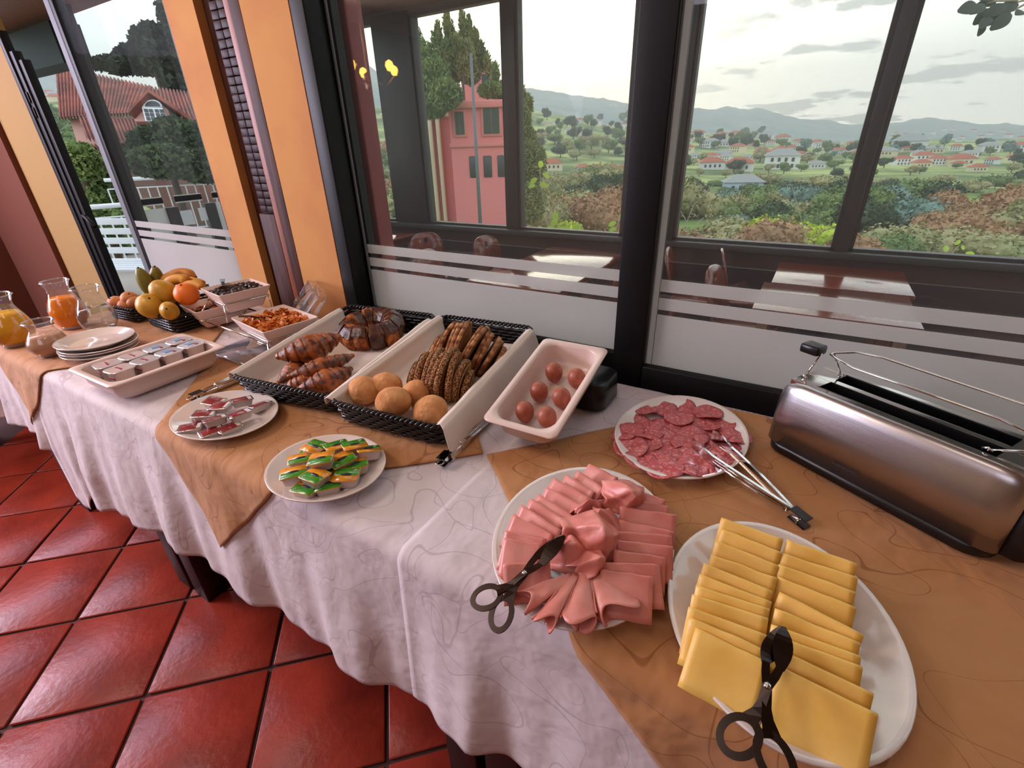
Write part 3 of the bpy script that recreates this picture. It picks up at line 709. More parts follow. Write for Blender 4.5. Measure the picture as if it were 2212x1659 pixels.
# ---- houses
M['wall_white'] = mat('house_white', (224, 222, 218), .8); M['wall_cream'] = mat('house_cream', (220, 206, 176), .8); M['wall_blue'] = mat('house_pale_blue', (184, 200, 220), .8)
M['roof'] = mat('roof_tiles', (176, 98, 70), .8, col2=(150, 82, 62), vs=.6); M['roof_grey'] = mat('roof_grey', (150, 150, 148), .8); M['win'] = mat('house_window', (52, 56, 62), .3)
hm_cache = {}
def house_meshes(v):
    if v in hm_cache: return hm_cache[v]
    w, l, h = (.5, .34, .42) if v == 0 else (.5, .30, .30) if v == 1 else (.5, .4, .62)
    wall = MB().box(-w, w, -l, l, -.15, h).mesh('wall')
    e = .06; roof = MB().add([(-w-e, -l-e, h), (w+e, -l-e, h), (w+e, l+e, h), (-w-e, l+e, h), (-w*.45, 0, h+.2), (w*.45, 0, h+.2)], [(0, 1, 5, 4), (1, 2, 5), (2, 3, 4, 5), (3, 0, 4), (0, 3, 2, 1)]).mesh('roof')
    win = MB().box(-.05, .05, -.012, .012, -.07, .07).mesh('window')
    hm_cache[v] = (wall, roof, win, (w, l, h)); return hm_cache[v]
hc = {}; HUSED = []
def house(px, py, wpx, lab, group=None, wall='wall_white', roof='roof', v=0, rot=None, wins=True):
    p, r = hit(px, py); dep = (p-CAM).dot(CF); w = wpx*dep/FPX*1.05; d = p-CAM
    t = thing('house', lab, 'house', p, (0, 0, atan2(-d.x, d.y)+(rp.uniform(-.7, .7) if rot is None else rot)), group); t.scale = (w, w, w)
    wm, rm, nm, (hw, hl, hh) = house_meshes(v)
    for nme, me, mt in (('wall', wm, wall), ('roof', rm, roof)):
        k = (nme, v, mt)
        if k not in hc: hc[k] = me.copy(); hc[k].materials.append(M[mt])
        obj(nme, hc[k], None, t)
    if wins:
        if ('win', v) not in hc: hc['win', v] = nm.copy(); hc['win', v].materials.append(M['win'])
        for fz in ([.5] if v == 1 else [.28, .72]):
            for fx in (-.6, -.2, .2, .6):
                o = obj('window', hc['win', v], None, t); o.location = (fx*hw, -hl, fz*hh); o.scale = (.8, 1, .8)
    return t
def hs(n, xr, yr, wr, lab, grp, walls, wins=False):
    for k in range(n):
        w_ = rp.uniform(*wr)
        for _ in range(40):
            x = rp.uniform(*xr); y = rp.uniform(*yr)
            if all(hypot(x-a, (y-b)*1.6) > .55*(w_+c) for a, b, c in HUSED): break
        HUSED.append((x, y, w_)); house(x, y, w_, lab, grp, walls[k % len(walls)], 'roof' if k % 3 else 'roof_grey', k % 2, None, wins)
hs(26, (1480, 1690), (298, 350), (16, 30), 'white house in the village left of the right mullion', 'village houses left of the right mullion', ['wall_white', 'wall_cream', 'wall_white'], True)
hs(14, (1680, 1850), (312, 345), (16, 28), 'white house along the far valley side near the mullion', 'houses near the mullion', ['wall_white', 'wall_cream'], True)
hs(16, (1900, 2230), (325, 372), (18, 34), 'white house in the right part of the valley', 'houses in the right part of the valley', ['wall_white', 'wall_cream'], True)
hs(26, (1880, 2230), (278, 318), (7, 12), 'tiny white house on the distant hillside', 'tiny houses on the distant hillside', ['wall_white'])
hs(16, (1140, 1370), (262, 310), (10, 18), 'small white house on the hill in the left pane', 'small houses on the hill in the left pane', ['wall_white', 'wall_cream'])
hs(14, (95, 160), (205, 222), (14, 26), 'white house of the hillside village seen through the doorway', 'hillside village houses', ['wall_white', 'wall_cream'])
for k in range(4): house(1258+31*k, 383, 30, ['pale blue row house below the hill, leftmost of the row', 'white row house with red roof, second of the row', 'white row house with red roof, third of the row', 'white row house at the right end of the row'][k], None, 'wall_blue' if k == 0 else 'wall_white', 'roof', 2, .15)
house(1190, 368, 44, 'house with orange roof left of the white row houses', None, 'wall_cream', 'roof', 1, .1)
house(1685, 366, 62, 'large white villa with pale roof in mid valley', None, 'wall_white', 'roof_grey', 0, .05)
house(1535, 366, 46, 'white house with orange roof left of the large villa', None, 'wall_white', 'roof', 1, .2)
house(1595, 370, 52, 'long white house with red roof beside the large villa', None, 'wall_white', 'roof', 1, -.1)
house(1601, 416, 70, 'long low green shed with grey roof on the meadow', None, 'wall_blue', 'roof_grey', 1, .2)
house(1762, 364, 30, 'white house with dark gable right of the villa', None, 'wall_white', 'roof_grey', 1, .3)
house(1990, 352, 34, 'white house with red roof right of the mullion', None, 'wall_white', 'roof', 0, .3)
house(2070, 358, 44, 'pale house with broad roof on the right slope', None, 'wall_cream', 'roof', 1, .5)
house(2030, 437, 36, 'small white shed on the yellow meadow', None, 'wall_white', 'roof_grey', 1, .4)
house(1960, 325, 60, 'long white building with flat roof on the far rise', None, 'wall_white', 'roof_grey', 1, 0)
# ---- pink house with its tower, pole and pine trees in the left pane
def P(px, py, dep): return CAM + ray(px, py)*dep
M['pink'] = mat('pink_wall', (226, 128, 128), .8); M['pink_trim'] = mat('pink_trim', (216, 128, 122), .8); M['shutter'] = mat('shutter_green', (40, 62, 48), .5)
a = P(980, 392, 26); b = P(1112, 392, 26); ax = Vector((b.x-a.x, b.y-a.y, 0)); Wd = ax.length; ang = atan2(ax.y, ax.x); zt_ = P(1050, 238, 26).z
ph = thing('pink_house', 'large pink house with green shutters left of the veranda mullion', 'house', (a.x, a.y, a.z-3), (0, 0, ang)); Hh = zt_-a.z+3
def wal(m_): return m_
k1 = Wd/132.
obj('wall', MB().box(0, Wd*1.25, 0, 7, 0, Hh), M['pink'], ph)
obj('cornice', MB().box(-.2, Wd*1.27, -.25, 7.2, Hh, Hh+.35, .05).box(-.05, Wd*1.26, -.12, 0, 3+k1*65, 3+k1*73, .03), M['pink_trim'], ph)
for (x0, x1, z0, z1) in ((66, 108, 84, 140), (8, 36, 84, 135)):
    o = obj('window', MB().box(k1*x0, k1*x1, -.10, .05, 3+k1*z0, 3+k1*z1, .03), M['pink_trim'], ph)
    obj('shutter', MB().box(k1*(x0+5), k1*(x0+x1)/2-.02, -.15, -.101, 3+k1*(z0+5), 3+k1*(z1-5)).box(k1*(x0+x1)/2+.02, k1*(x1-5), -.15, -.101, 3+k1*(z0+5), 3+k1*(z1-5)), M['shutter'], o)
for x0 in (36, 66, 96): obj('doorway', MB().box(k1*x0, k1*(x0+18), -.06, .05, 3+k1*6, 3+k1*48, .05), M['win'], ph)
a2 = P(850, 392, 30); wg = MB()
pw = thing('pink_annex', 'lower pink and cream wing left of the pink house', 'house', (a2.x, a2.y, a2.z-3), (0, 0, ang))
k2 = k1*30/26; obj('wall', MB().box(0, 130*k2, 0, 5, 0, 3+k2*118), M['pink'], pw); obj('roof', MB().box(-.2, 132*k2, -.4, 5.2, 3+k2*118, 3+k2*128, .05), M['wall_cream'], pw)
for x0 in (70, 88, 104): obj('pillar', MB().box(k2*x0, k2*(x0+8), -.5, -.1, 0, 3+k2*118, .04), M['wall_cream'], pw)
obj('awning', MB().add([(k2*20, -.05, 3+k2*72), (k2*64, -.05, 3+k2*72), (k2*66, -1.2, 3+k2*50), (k2*18, -1.2, 3+k2*50)], [(0, 1, 2, 3)]).add([(k2*20, -.05, 3+k2*70), (k2*64, -.05, 3+k2*70), (k2*66, -1.2, 3+k2*48), (k2*18, -1.2, 3+k2*48)], [(3, 2, 1, 0)]), M['pink_trim'], pw)
t3 = P(1000, 240, 38); tw = thing('pink_tower', 'small pink upper house behind the pine tree', 'house', (t3.x, t3.y, t3.z-6), (0, 0, ang)); k3 = k1*38/26
obj('wall', MB().box(0, 74*k3, 0, 5, 0, 6+k3*78), M['pink'], tw); obj('roof', MB().box(-.4, 78*k3, -.5, 5.3, 6+k3*78, 6+k3*86, .05), M['wall_cream'], tw)
obj('window', MB().box(44*k3, 62*k3, -.06, .02, 6+k3*44, 6+k3*66), M['win'], tw)
q0, q1 = P(1033, 400, 20), P(1016, 135, 20)
pl = thing('lamp_pole', 'tall slim grey pole in front of the pink house', 'pole', (q0.x, q0.y, q0.z-3)); obj('shaft', MB().tube([(0, 0, 0), (0, 0, q1.z-q0.z+3)], [.09, .05], 10), M['grey_frame'], pl); obj('base_plate', MB().box(-.2, .2, -.2, .2, -.02, .05, .01), M['grey_frame'], pl)
def pine(clp, dep, ls, n, base, lab, lm_='pine', up=.9, seed=3):
    b = P(*base, dep); t = thing('pine_tree', lab, 'tree', b); cl = []
    for (px, py, rx, rz) in clp:
        c = P(px, py, dep+random.uniform(-1, 1))-b; s_ = dep/FPX*1.1; cl.append(((c.x, c.y, c.z), (rx*s_, rx*s_, rz*s_)))
    vs, fs = crown(cl, n, ls, up, seed); g = MB().add(vs, fs, False)
    for (c, r) in cl:
        bm = bmesh.new(); bmesh.ops.create_icosphere(bm, subdivisions=2, radius=.48)
        for q in bm.verts: kk = .8+.4*noise.noise(q.co*3+Vector(c)); q.co = Vector((c[0]+q.co.x*r[0]*kk, c[1]+q.co.y*r[1]*kk, c[2]+q.co.z*r[2]*kk))
        g.bm(bm)
    obj('foliage', g, LM[lm_], t); top = max(c[0][2] for c in cl)
    obj('trunk', MB().tube([(0, 0, -4), (0, 0, top*.6)], [.16, .05], 8), M['bark'], t); return t
pine([(965, 52, 7, 28), (976, 84, 8, 34), (948, 92, 8, 36), (1000, 66, 8, 36), (1014, 84, 9, 38), (1028, 104, 9, 34), (1041, 122, 8, 28), (1053, 140, 7, 22), (962, 128, 12, 34), (990, 118, 12, 36), (1012, 128, 14, 32), (945, 150, 16, 28), (975, 160, 20, 24), (1015, 158, 22, 20)], 27, .26, 14000, (1010, 330), 'tall pine with long upright shoots above the pink house')
pine([(908, 92, 6, 24), (918, 112, 6, 24), (938, 100, 6, 28), (928, 122, 7, 26), (905, 150, 26, 34), (940, 170, 32, 36), (900, 200, 34, 30), (960, 205, 34, 26), (925, 230, 40, 22)], 24, .24, 14000, (915, 330), 'bushy green pine left of the tall pine', 'mid', .5, 5)
pine([(1060, 195, 26, 14), (1090, 200, 24, 20), (1070, 165, 9, 26), (1100, 215, 18, 16)], 31, .28, 5000, (1075, 330), 'low pine crown in front of the pink upper house', 'mid', .6, 8)
pine([(1126, 205, 9, 18), (1138, 228, 14, 22), (1130, 265, 16, 30), (1138, 310, 22, 34), (1145, 350, 30, 34), (1132, 395, 30, 36), (1140, 440, 34, 36)], 14, .13, 16000, (1132, 470), 'tall feathery conifer right of the veranda mullion', 'pine', .3, 9)
# ---- house with red tiled roof seen through the glass door, its dormer, trees behind and bushes in front
M['red_roof'] = mat('red_roof_tiles', (150, 82, 66), .75, col2=(112, 60, 52), vs=1.4); M['dormer'] = mat('dormer_wall', (196, 150, 140), .8)
rh = thing('red_roof_house', 'house with red tiled roof and arched dormer seen through the glass door', 'house', P(300, 330, 11))
o0 = rh.location.copy()
def roofplane(r0, r1, e0, e1, nt_, nr, amp, name, mt):
    r0, r1, e0, e1 = [Vector(v)-o0 for v in (r0, r1, e0, e1)]; nn = (r1-r0).cross(e0-r0).normalized(); nn = nn if nn.z > 0 else -nn
    def fn(u, v):
        p = r0.lerp(r1, u).lerp(e0.lerp(e1, u), v); return p+nn*amp*(abs(sin(u*nt_*pi))**.7)-nn*amp*.25*((v*nr) % 1)
    return obj(name, MB().grid(fn, nt_*5, nr*3), mt, rh)
roofplane(P(120, 146, 14), P(330, 192, 13), P(130, 262, 11), P(300, 250, 11), 26, 9, .09, 'roof', M['red_roof'])
roofplane(P(318, 192, 13.0), P(440, 208, 13.4), P(330, 262, 11.0), P(470, 268, 11.3), 16, 9, .09, 'roof', M['red_roof'])
roofplane(P(170, 256, 11.0), P(480, 262, 11.2), P(190, 308, 9.9), P(500, 312, 10.2), 40, 5, .08, 'lower_roof', M['red_roof'])
roofplane(P(190, 318, 10.6), P(480, 318, 10.8), P(215, 352, 9.6), P(500, 352, 9.9), 40, 4, .08, 'lower_roof', M['red_roof'])
def quadbox(pts, depth, name, mt, par):
    f = [Vector(p)-o0 for p in pts]; nn = (f[1]-f[0]).cross(f[2]-f[0]).normalized(); nn = nn if nn.dot(CF) > 0 else -nn
    g = MB(); n = len(f); g.add(f+[p+nn*depth for p in f], [tuple(range(n)), tuple(range(2*n-1, n-1, -1))]+[(i, (i+1) % n, n+(i+1) % n, n+i) for i in range(n)]); return obj(name, g, mt, par)
quadbox([P(215, 308, 10.6), P(520, 312, 10.9), P(530, 400, 10.9), P(235, 400, 10.6)], 3, 'wall', M['dormer'], rh)
quadbox([P(150, 256, 11.2), P(500, 262, 11.5), P(510, 320, 11.5), P(170, 320, 11.2)], 2, 'wall', M['dormer'], rh)
dr_ = quadbox([P(292, 262, 10.5), P(372, 264, 10.5), P(362, 236, 10.5), P(320, 204, 10.5), P(284, 238, 10.5)], 1.6, 'dormer', M['dormer'], rh)
for a_, b_ in (((276, 246), (320, 199)), ((320, 199), (384, 240))):
    quadbox([P(*a_, 10.3), P(*b_, 10.3), P(b_[0], b_[1]-8, 10.3), P(a_[0], a_[1]-8, 10.3)], 2.2, 'dormer_roof', M['red_roof'], rh)
dw = quadbox([P(306, 231, 10.42), P(351, 233, 10.42), P(360, 262, 10.42), P(314, 261, 10.42)], .08, 'dormer_window', M['white_paint'], rh)
for i in range(4):
    for j in range(3):
        x0 = 310+i*10.6+j*2.4+(2 if i > 1 else 0); y0 = 235+j*8.6+i*.3; quadbox([P(x0, y0, 10.40), P(x0+8, y0+.2, 10.40), P(x0+10, y0+7, 10.40), P(x0+2, y0+6.8, 10.40)], .015, 'pane', M['win'], dw)
arc = [P(329+21*cos(radians(q)), 231-16*sin(radians(q)), 10.42) for q in range(0, 181, 20)]; quadbox(arc, .08, 'dormer_window', M['white_paint'], rh)
arc = [P(329+16*cos(radians(q)), 229-11*sin(radians(q)), 10.40) for q in range(0, 181, 20)]; quadbox(arc, .015, 'pane', M['win'], rh)
pine([(420, 40, 60, 70), (350, 110, 50, 44), (400, 130, 70, 50), (300, 130, 40, 26), (440, 180, 70, 40), (260, 140, 40, 16), (220, 138, 30, 9), (190, 140, 24, 6)], 19, .24, 20000, (380, 300), 'large dark evergreen behind the red roof', 'night', 0, 12)
pine([(330, 318, 38, 34), (380, 300, 44, 36), (430, 320, 46, 44), (290, 345, 36, 22), (360, 350, 60, 26), (440, 360, 50, 26)], 9.2, .10, 22000, (380, 400), 'dark leafy bushes in front of the red roofed house', 'dark', 0, 13)
pine([(185, 350, 26, 30), (205, 395, 32, 34), (225, 430, 30, 24)], 10, .10, 6000, (205, 450), 'fresh green bush by the terrace railing in the doorway', 'mid', 0, 15)
pine([(235, 480, 30, 26), (260, 520, 32, 26)], 8, .10, 3000, (250, 540), 'leafy plant behind the railing in the doorway', 'mid', 0, 17)

# give the look-alikes of each scattered group a label of their own, by their order from the left
TENS = ['twentieth', 'thirtieth', 'fortieth']; ORDN = ORD+['sixteenth', 'seventeenth', 'eighteenth', 'nineteenth', 'twentieth']+['twenty-'+w for w in ORD[:9]]+['thirtieth']+['thirty-'+w for w in ORD[:9]]
def relabel():
    gr = {}
    for o in COL.objects:
        if o.parent is None and o.get('group') and o.get('category') in ('tree', 'bush', 'house'): gr.setdefault(o['group'], []).append(o)
    for g, os_ in gr.items():
        if len({o['label'] for o in os_}) > 1: continue
        os_.sort(key=lambda o: atan2(o.location.x, o.location.y))
        for k, o in enumerate(os_): o['label'] = o['label']+', %s from the left' % ORDN[k]
relabel()


# ---- twigs and sprigs just outside the sill, and the branch hanging into the top right corner
M['leaf_bright'] = leaf_mat('leaf_bright', (150, 176, 70), (176, 186, 60)); M['leaf_grey'] = leaf_mat('leaf_grey', (52, 58, 52), (74, 80, 70)); M['twig'] = mat('twig', (150, 136, 120), .8)
def twig(lines, leaves, dep, lab, lmat, ls, cat='twig', name='leafy_twig', r=.006):
    b = P(*lines[0][0], dep); t = thing(name, lab, cat, b); g = MB(); rd = random.Random(len(lab))
    for ln in lines:
        g.tube([P(x, y, dep+.15*k)-b for k, (x, y) in enumerate(ln)], [r*(1-.6*k/len(ln)) for k in range(len(ln))], 6)
    obj('stem', g, M['twig'], t)
    for (x, y, a) in leaves:
        c = P(x, y, dep+rd.uniform(-.1, .2))-b; u = (CR*cos(a)-CU*sin(a)+CF*rd.uniform(-.5, .5)).normalized(); v = u.cross(CF+CR*rd.uniform(-.6, .6)).normalized(); L = ls*rd.uniform(.8, 1.25)
        h = MB(); h.grid(lambda p, q: c+u*(L*p)+v*(L*.62*(q-.5)*sin(pi*(.06+.9*p))**.8)-CF*(L*.10*sin(pi*p)), 6, 2); obj('leaf', h, lmat, t)
    return t
twig([[(1184, 512), (1182, 470), (1172, 420), (1165, 365)], [(1180, 470), (1198, 440), (1225, 425)], [(1182, 500), (1210, 470), (1262, 420)]], [(1165, 362, -1.2), (1172, 375, .4), (1160, 385, 2.6), (1168, 395, .6), (1156, 400, 2.9), (1178, 500, -.5), (1190, 490, -.9), (1205, 498, -.3), (1215, 492, .2), (1200, 480, -1.6), (1172, 492, 2.8), (1222, 500, .3), (1238, 496, -.4)], 7.2, 'leafy green twig rising above the sill in the left pane', M['leaf_bright'], .13)
twig([[(1325, 520), (1335, 480), (1346, 462)], [(1330, 505), (1345, 490)]], [(1338, 470, -.8), (1330, 480, 2.7), (1344, 484, .2), (1332, 494, 3.0), (1346, 498, .4), (1322, 505, 2.5)], 7.4, 'small yellowish sprig beside the centre post in the left pane', M['leaf_bright'], .13)
twig([[(1462, 530), (1480, 490), (1497, 445), (1540, 400)], [(1484, 480), (1470, 455)], [(1490, 500), (1520, 470)]], [], 7.5, 'bare pale twig at the left of the right pane', M['leaf_bright'], .1, name='bare_twig')
twig([[(1748, 540), (1735, 490), (1722, 440), (1710, 400)], [(1740, 525), (1775, 500), (1790, 488)]], [], 7.5, 'bare pale twig close to the right mullion', M['leaf_bright'], .1, name='bare_twig')
twig([[(2060, 575), (2058, 545), (2072, 530)]], [(2050, 535, 2.9), (2062, 528, -.6), (2076, 534, .1), (2086, 546, .4), (2070, 548, 1.0), (2052, 548, 2.4)], 7.0, 'sprig with yellow leaves at the sill in the far right pane', M['leaf_bright'], .11)
twig([[(1968, 575), (1972, 556)]], [(1966, 552, 2.9), (1976, 550, -.2), (1972, 556, .8)], 7.0, 'tiny yellow sprig at the sill right of the mullion', M['leaf_bright'], .10)
twig([[(2300, -40), (2240, -5), (2180, 8), (2130, 14)], [(2240, -5), (2190, 22), (2150, 32)], [(2200, 0), (2150, 2), (2112, 14)]], [(2112, 14, 2.9), (2128, 10, 2.6), (2140, 20, 2.4), (2135, 36, 2.2), (2152, 6, 3.3), (2160, 28, 2.6), (2175, 12, 2.8), (2185, 30, 2.5), (2200, 8, 2.9), (2150, -4, 3.4), (2190, -6, 3.2), (2210, 24, 2.6), (2128, 44, 2.0)], 8, 'dark leafy branch hanging into the top right corner', M['leaf_grey'], .30, 'branch', 'leafy_branch', .02)
# ---- thin evening haze filling the valley
hz = bpy.data.materials.new('valley_haze'); hz.use_nodes = True; t_ = hz.node_tree; t_.nodes.clear()
vo = t_.nodes.new('ShaderNodeVolumeScatter'); vo.inputs['Density'].default_value = .00034; vo.inputs['Color'].default_value = (.86, .92, 1, 1); vo.inputs['Anisotropy'].default_value = .35
oo = t_.nodes.new('ShaderNodeOutputMaterial'); t_.links.new(vo.outputs[0], oo.inputs['Volume'])
hb = obj('haze', MB().box(-5400, 4200, 70, 5600, -260, 520), hz); hb['kind'] = 'stuff'; tag(hb, 'thin bluish evening haze over the valley', 'haze')
# ============================================================ food and tableware on the buffet
def P(px, py, dep): return CAM + ray(px, py)*dep
M['jam_red'] = mat('jam_lid_red', (138, 26, 36), .22, spec=.7, coat=.4, bump=.3, bs=60, bd=.002); M['foil'] = mat('foil', (215, 205, 205), .2, 1., bump=.4, bs=160, bd=.0015)
M['tub'] = mat('white_tub', (218, 204, 198), .35); M['lid_green'] = mat('lid_green', (58, 140, 30), .25, coat=.4); M['lid_yellow'] = mat('lid_yellow', (232, 156, 30), .25, coat=.4, col2=(214, 130, 30), vs=60); M['navy'] = mat('badge_navy', (30, 28, 60), .3)
M['cheese'] = mat('cheese', (240, 196, 100), .42, sss=.10, sr=(1, .7, .25), col2=(232, 182, 82), vs=18, bump=.25, bs=420, bd=.0006)
M['ham'] = mat('ham', (212, 126, 114), .36, spec=.5, sss=.10, sr=(1, .35, .25), col2=(228, 156, 142), vs=14, vt=(.42, .7), bump=.3, bs=160, bd=.0012)
M['salami'] = mat('salami', (184, 76, 80), .38, spec=.5, col2=(216, 142, 134), vs=190, vt=(.52, .66), bump=.35, bs=150, bd=.0008, detail=3)
M['crust'] = mat('bread_crust', (212, 156, 108), .8, spec=.2, col2=(134, 80, 50), vs=45, bump=1, bs=190, bd=.006)
M['crumb'] = mat('bread_crumb', (206, 154, 104), .85, spec=.1, col2=(150, 98, 58), vs=240, bump=1, bs=420, bd=.003)
M['seed'] = mat('seeded_crust', (200, 146, 98), .8, spec=.2, col2=(92, 58, 38), vs=260, vt=(.45, .56), bump=1, bs=320, bd=.006)
M['roll'] = mat('roll_crust', (222, 164, 110), .75, spec=.2, col2=(200, 134, 82), vs=34, vt=(.35, .65), bump=.9, bs=90, bd=.004, detail=9)
M['croissant'] = mat('croissant', (172, 92, 40), .38, spec=.5, col2=(84, 36, 14), vs=48, bump=.6, bs=120, bd=.003)
M['cake'] = mat('cake_crumb', (188, 112, 62), .8, spec=.15, col2=(120, 64, 34), vs=60, bump=1, bs=200, bd=.006); M['choc'] = mat('chocolate_crust', (54, 28, 18), .32, spec=.5, col2=(88, 48, 28), vs=40, bump=.8, bs=90, bd=.004)
M['prune'] = mat('prune', (40, 20, 22), .28, spec=.6); M['flake'] = mat('corn_flakes', (222, 132, 44), .6, col2=(190, 98, 30), vs=40); M['dried'] = mat('dried_fruit', (186, 106, 66), .6)
M['juice_o'] = mat('orange_juice', (246, 140, 14), .2, sss=.3, sr=(1, .5, .1)); M['juice_y'] = mat('yellow_juice', (240, 180, 36), .2, sss=.3, sr=(1, .7, .1)); M['milk'] = mat('cocoa_milk', (206, 158, 128), .25, sss=.2)
M['water'] = pane_mat('water', (.88, .92, .93), .02, 1.5)
M['red_print'] = mat('red_print', (150, 34, 36), .5); M['grey_print'] = mat('grey_print', (150, 146, 150), .5); M['blue_print'] = mat('blue_print', (120, 150, 190), .5); M['ink'] = mat('ink', (60, 54, 60), .6)

# ------------------------------------------------------------ oval plates
def plate(lab, c, a, b, ang, h=.023, group=None, z=ZG, name='oval_plate'):
    k = h/.025
    pr = [(.0, .003), (.56, .003), (.60, .0), (.64, .001), (.66, .006), (.80, .012*k), (.96, .0195*k), (1.0, .022*k), (1.003, .0238*k), (.99, .025*k), (.95, .0228*k), (.82, .0165*k), (.70, .0105), (.62, .0075), (0, .007)]
    t = thing(name, lab, 'plate', (c[0], c[1], z), (0, 0, radians(ang)), group)
    obj('dish', MB().lathe(pr, 64, None, a, b), M['porcelain'], t); return t
plate('oval white plate holding the red jam portions', (-1.162, .508), .143, .114, -2)
plate('oval white plate holding the green and yellow butter portions', (-.757, .484), .128, .112, 2)
plate('white plate of salami slices beside the toaster', (-.148, .951), .177, .138, -92, .026)
plate('large oval white platter of folded ham slices', (-.215, .561), .183, .145, -81, .027)
plate('large oval white platter of folded cheese slices', (.076, .545), .180, .143, -76, .031)
for k in range(4):
    t = plate(['white plate at the bottom of the stack by the jugs', 'white plate second from the bottom of the stack by the jugs', 'white plate third from the bottom of the stack by the jugs', 'white plate on top of the stack by the milk jug'][k], (-2.0+.004*k*(-1)**k, .565), .121, .108, -170, .024, 'stacked white plates', ZG+.0002+.0105*k)

# ------------------------------------------------------------ white buffet trays
def gn_tray(W, L, H, fl, r, name, lab, loc, rot):
    t = thing(name, lab, 'tray', loc, rot); th = .004
    R = [rrect(W-2*fl-.04, L-2*fl-.04, r*.8, 0), rrect(W-2*fl-.024, L-2*fl-.024, r, .004), rrect(W-2*fl-.004, L-2*fl-.004, r, .02), rrect(W-2*fl+.004, L-2*fl+.004, r, H-.006),
         rrect(W-.002, L-.002, .016, H-.005), rrect(W, L, .016, H-.002), rrect(W-.003, L-.003, .015, H), rrect(W-2*fl, L-2*fl, r, H), rrect(W-2*fl-.004, L-2*fl-.004, r, H-.005),
         rrect(W-2*fl-.012, L-2*fl-.012, r, .02), rrect(W-2*fl-.03, L-2*fl-.03, r, .008), rrect(W-2*fl-.05, L-2*fl-.05, r*.8, .006)]
    obj('shell', MB().loft(R, cap0=True, cap1=True), M['melamine'], t); return t
ytray = gn_tray(.262, .325, .062, .018, .035, 'buffet_tray', 'white rectangular tray holding the yoghurt cups', (-1.625, .562, ZG), (0, 0, radians(1.0)))
EGR = radians(14.5)
etray = gn_tray(.178, .325, .066, .016, .036, 'buffet_tray', 'white rectangular tray of eggs tilted up on a black block', (-.444, .903, ZG+.044), (EGR, 0, radians(1)))
Meg = Matrix.Translation(etray.location) @ etray.rotation_euler.to_matrix().to_4x4()
blk = thing('riser_block', 'black block propping up the egg tray', 'block', (-.42, 1.045, ZG)); obj('body', MB().loft([rrect(.15, .13, .03, 0), rrect(.156, .136, .03, .004), rrect(.15, .13, .03, .066), rrect(.142, .122, .028, .070)], cap0=True, cap1=True), M['black_plastic'], blk)
ep = [(.0216*sin(a)*(1-.13*cos(a)), .028*(1-cos(a))) for a in [pi*k/14 for k in range(15)]]
egg_me = MB().lathe(ep, 20).mesh('egg'); egg_me.materials.append(M['egg'])
EL = ['far left egg in the tray', 'far right egg in the tray', 'middle left egg in the tray', 'middle right egg in the tray', 'near left egg in the tray', 'near right egg in the tray']
for k, (px, py) in enumerate([(1197, 806), (1246, 819), (1165, 848), (1213, 861), (1134, 891), (1182, 903)]):
    # meet the tray floor plane (raised by half an egg)
    n = Meg.to_3x3() @ Vector((0, 0, 1)); o = Meg @ Vector((0, 0, .034)); d = ray(px, py); q = CAM + d*((o-CAM).dot(n)/d.dot(n)); l = Meg.inverted() @ q
    e = obj('egg', egg_me, None); tag(e, 'brown boiled egg, '+EL[k], 'egg', 'eggs in the white tray'); place(e, Meg, (l.x, l.y, .0065), (0, 0, k))
# yoghurt cups
def yog():
    t = thing('yoghurt_cup', 'x', 'yoghurt', group='yoghurt cups in the white tray')
    obj('cup', MB().loft([rrect(.044, .044, .014, 0), rrect(.047, .047, .015, .003), rrect(.056, .056, .016, .058), rrect(.065, .065, .018, .0595), rrect(.065, .065, .018, .0605)], cap0=True, cap1=True), M['tub'], t)
    li = obj('lid', MB().loft([rrect(.066, .066, .018, .0608), rrect(.067, .067, .019, .0615), rrect(.060, .060, .018, .0622), rrect(.052, .052, .016, .0616)], cap0=True, cap1=True), M['foil_white'], t)
    return t, li
M['foil_white'] = mat('foil_white', (226, 218, 220), .18, .55, bump=.5, bs=70, bd=.002)
Ly = Matrix.Translation(ytray.location) @ ytray.rotation_euler.to_matrix().to_4x4()
YN = ['near left', 'near right', 'second left', 'second right', 'third left', 'third right', 'far left', 'far right']
for r in range(4):
    for c in range(2):
        t, li = yog(); i = r*2+c
        t['label'] = 'white yoghurt cup with foil lid, '+YN[i]+' in the tray'
        xx = -.045+.072*c; yy = -.092+.067*r; place(t, Ly, (xx, yy, .0065), (0, 0, random.uniform(-.15, .15)))
        if r < 2:
            obj('ribbon', MB().box(-.015, .017, -.0274, -.0262, .038, .0425, .0003), M['red_print'], t, 'dark red ribbon print'); obj('print', MB().box(-.011, .013, -.0268, -.0254, .018, .034), M['grey_print'], t, 'grey print')
            obj('stripe', MB().box(-.016, .012, -.004, .002, .0619, .0628), M['red_print'], li, 'red stripe')
        else:
            obj('print', MB().box(-.014, .014, -.0276, -.0262, .040, .041).box(-.014, .012, -.0272, -.0258, .035, .036).box(-.014, .013, -.0267, -.0252, .030, .031), M['ink'], t, 'fine dark print lines')
            obj('print', MB().box(-.018, .002, -.012, .010, .0619, .0628), M['blue_print'], li, 'pale blue print'); obj('stripe', MB().box(.006, .018, .004, .012, .0619, .0628), M['red_print'], li, 'red print')
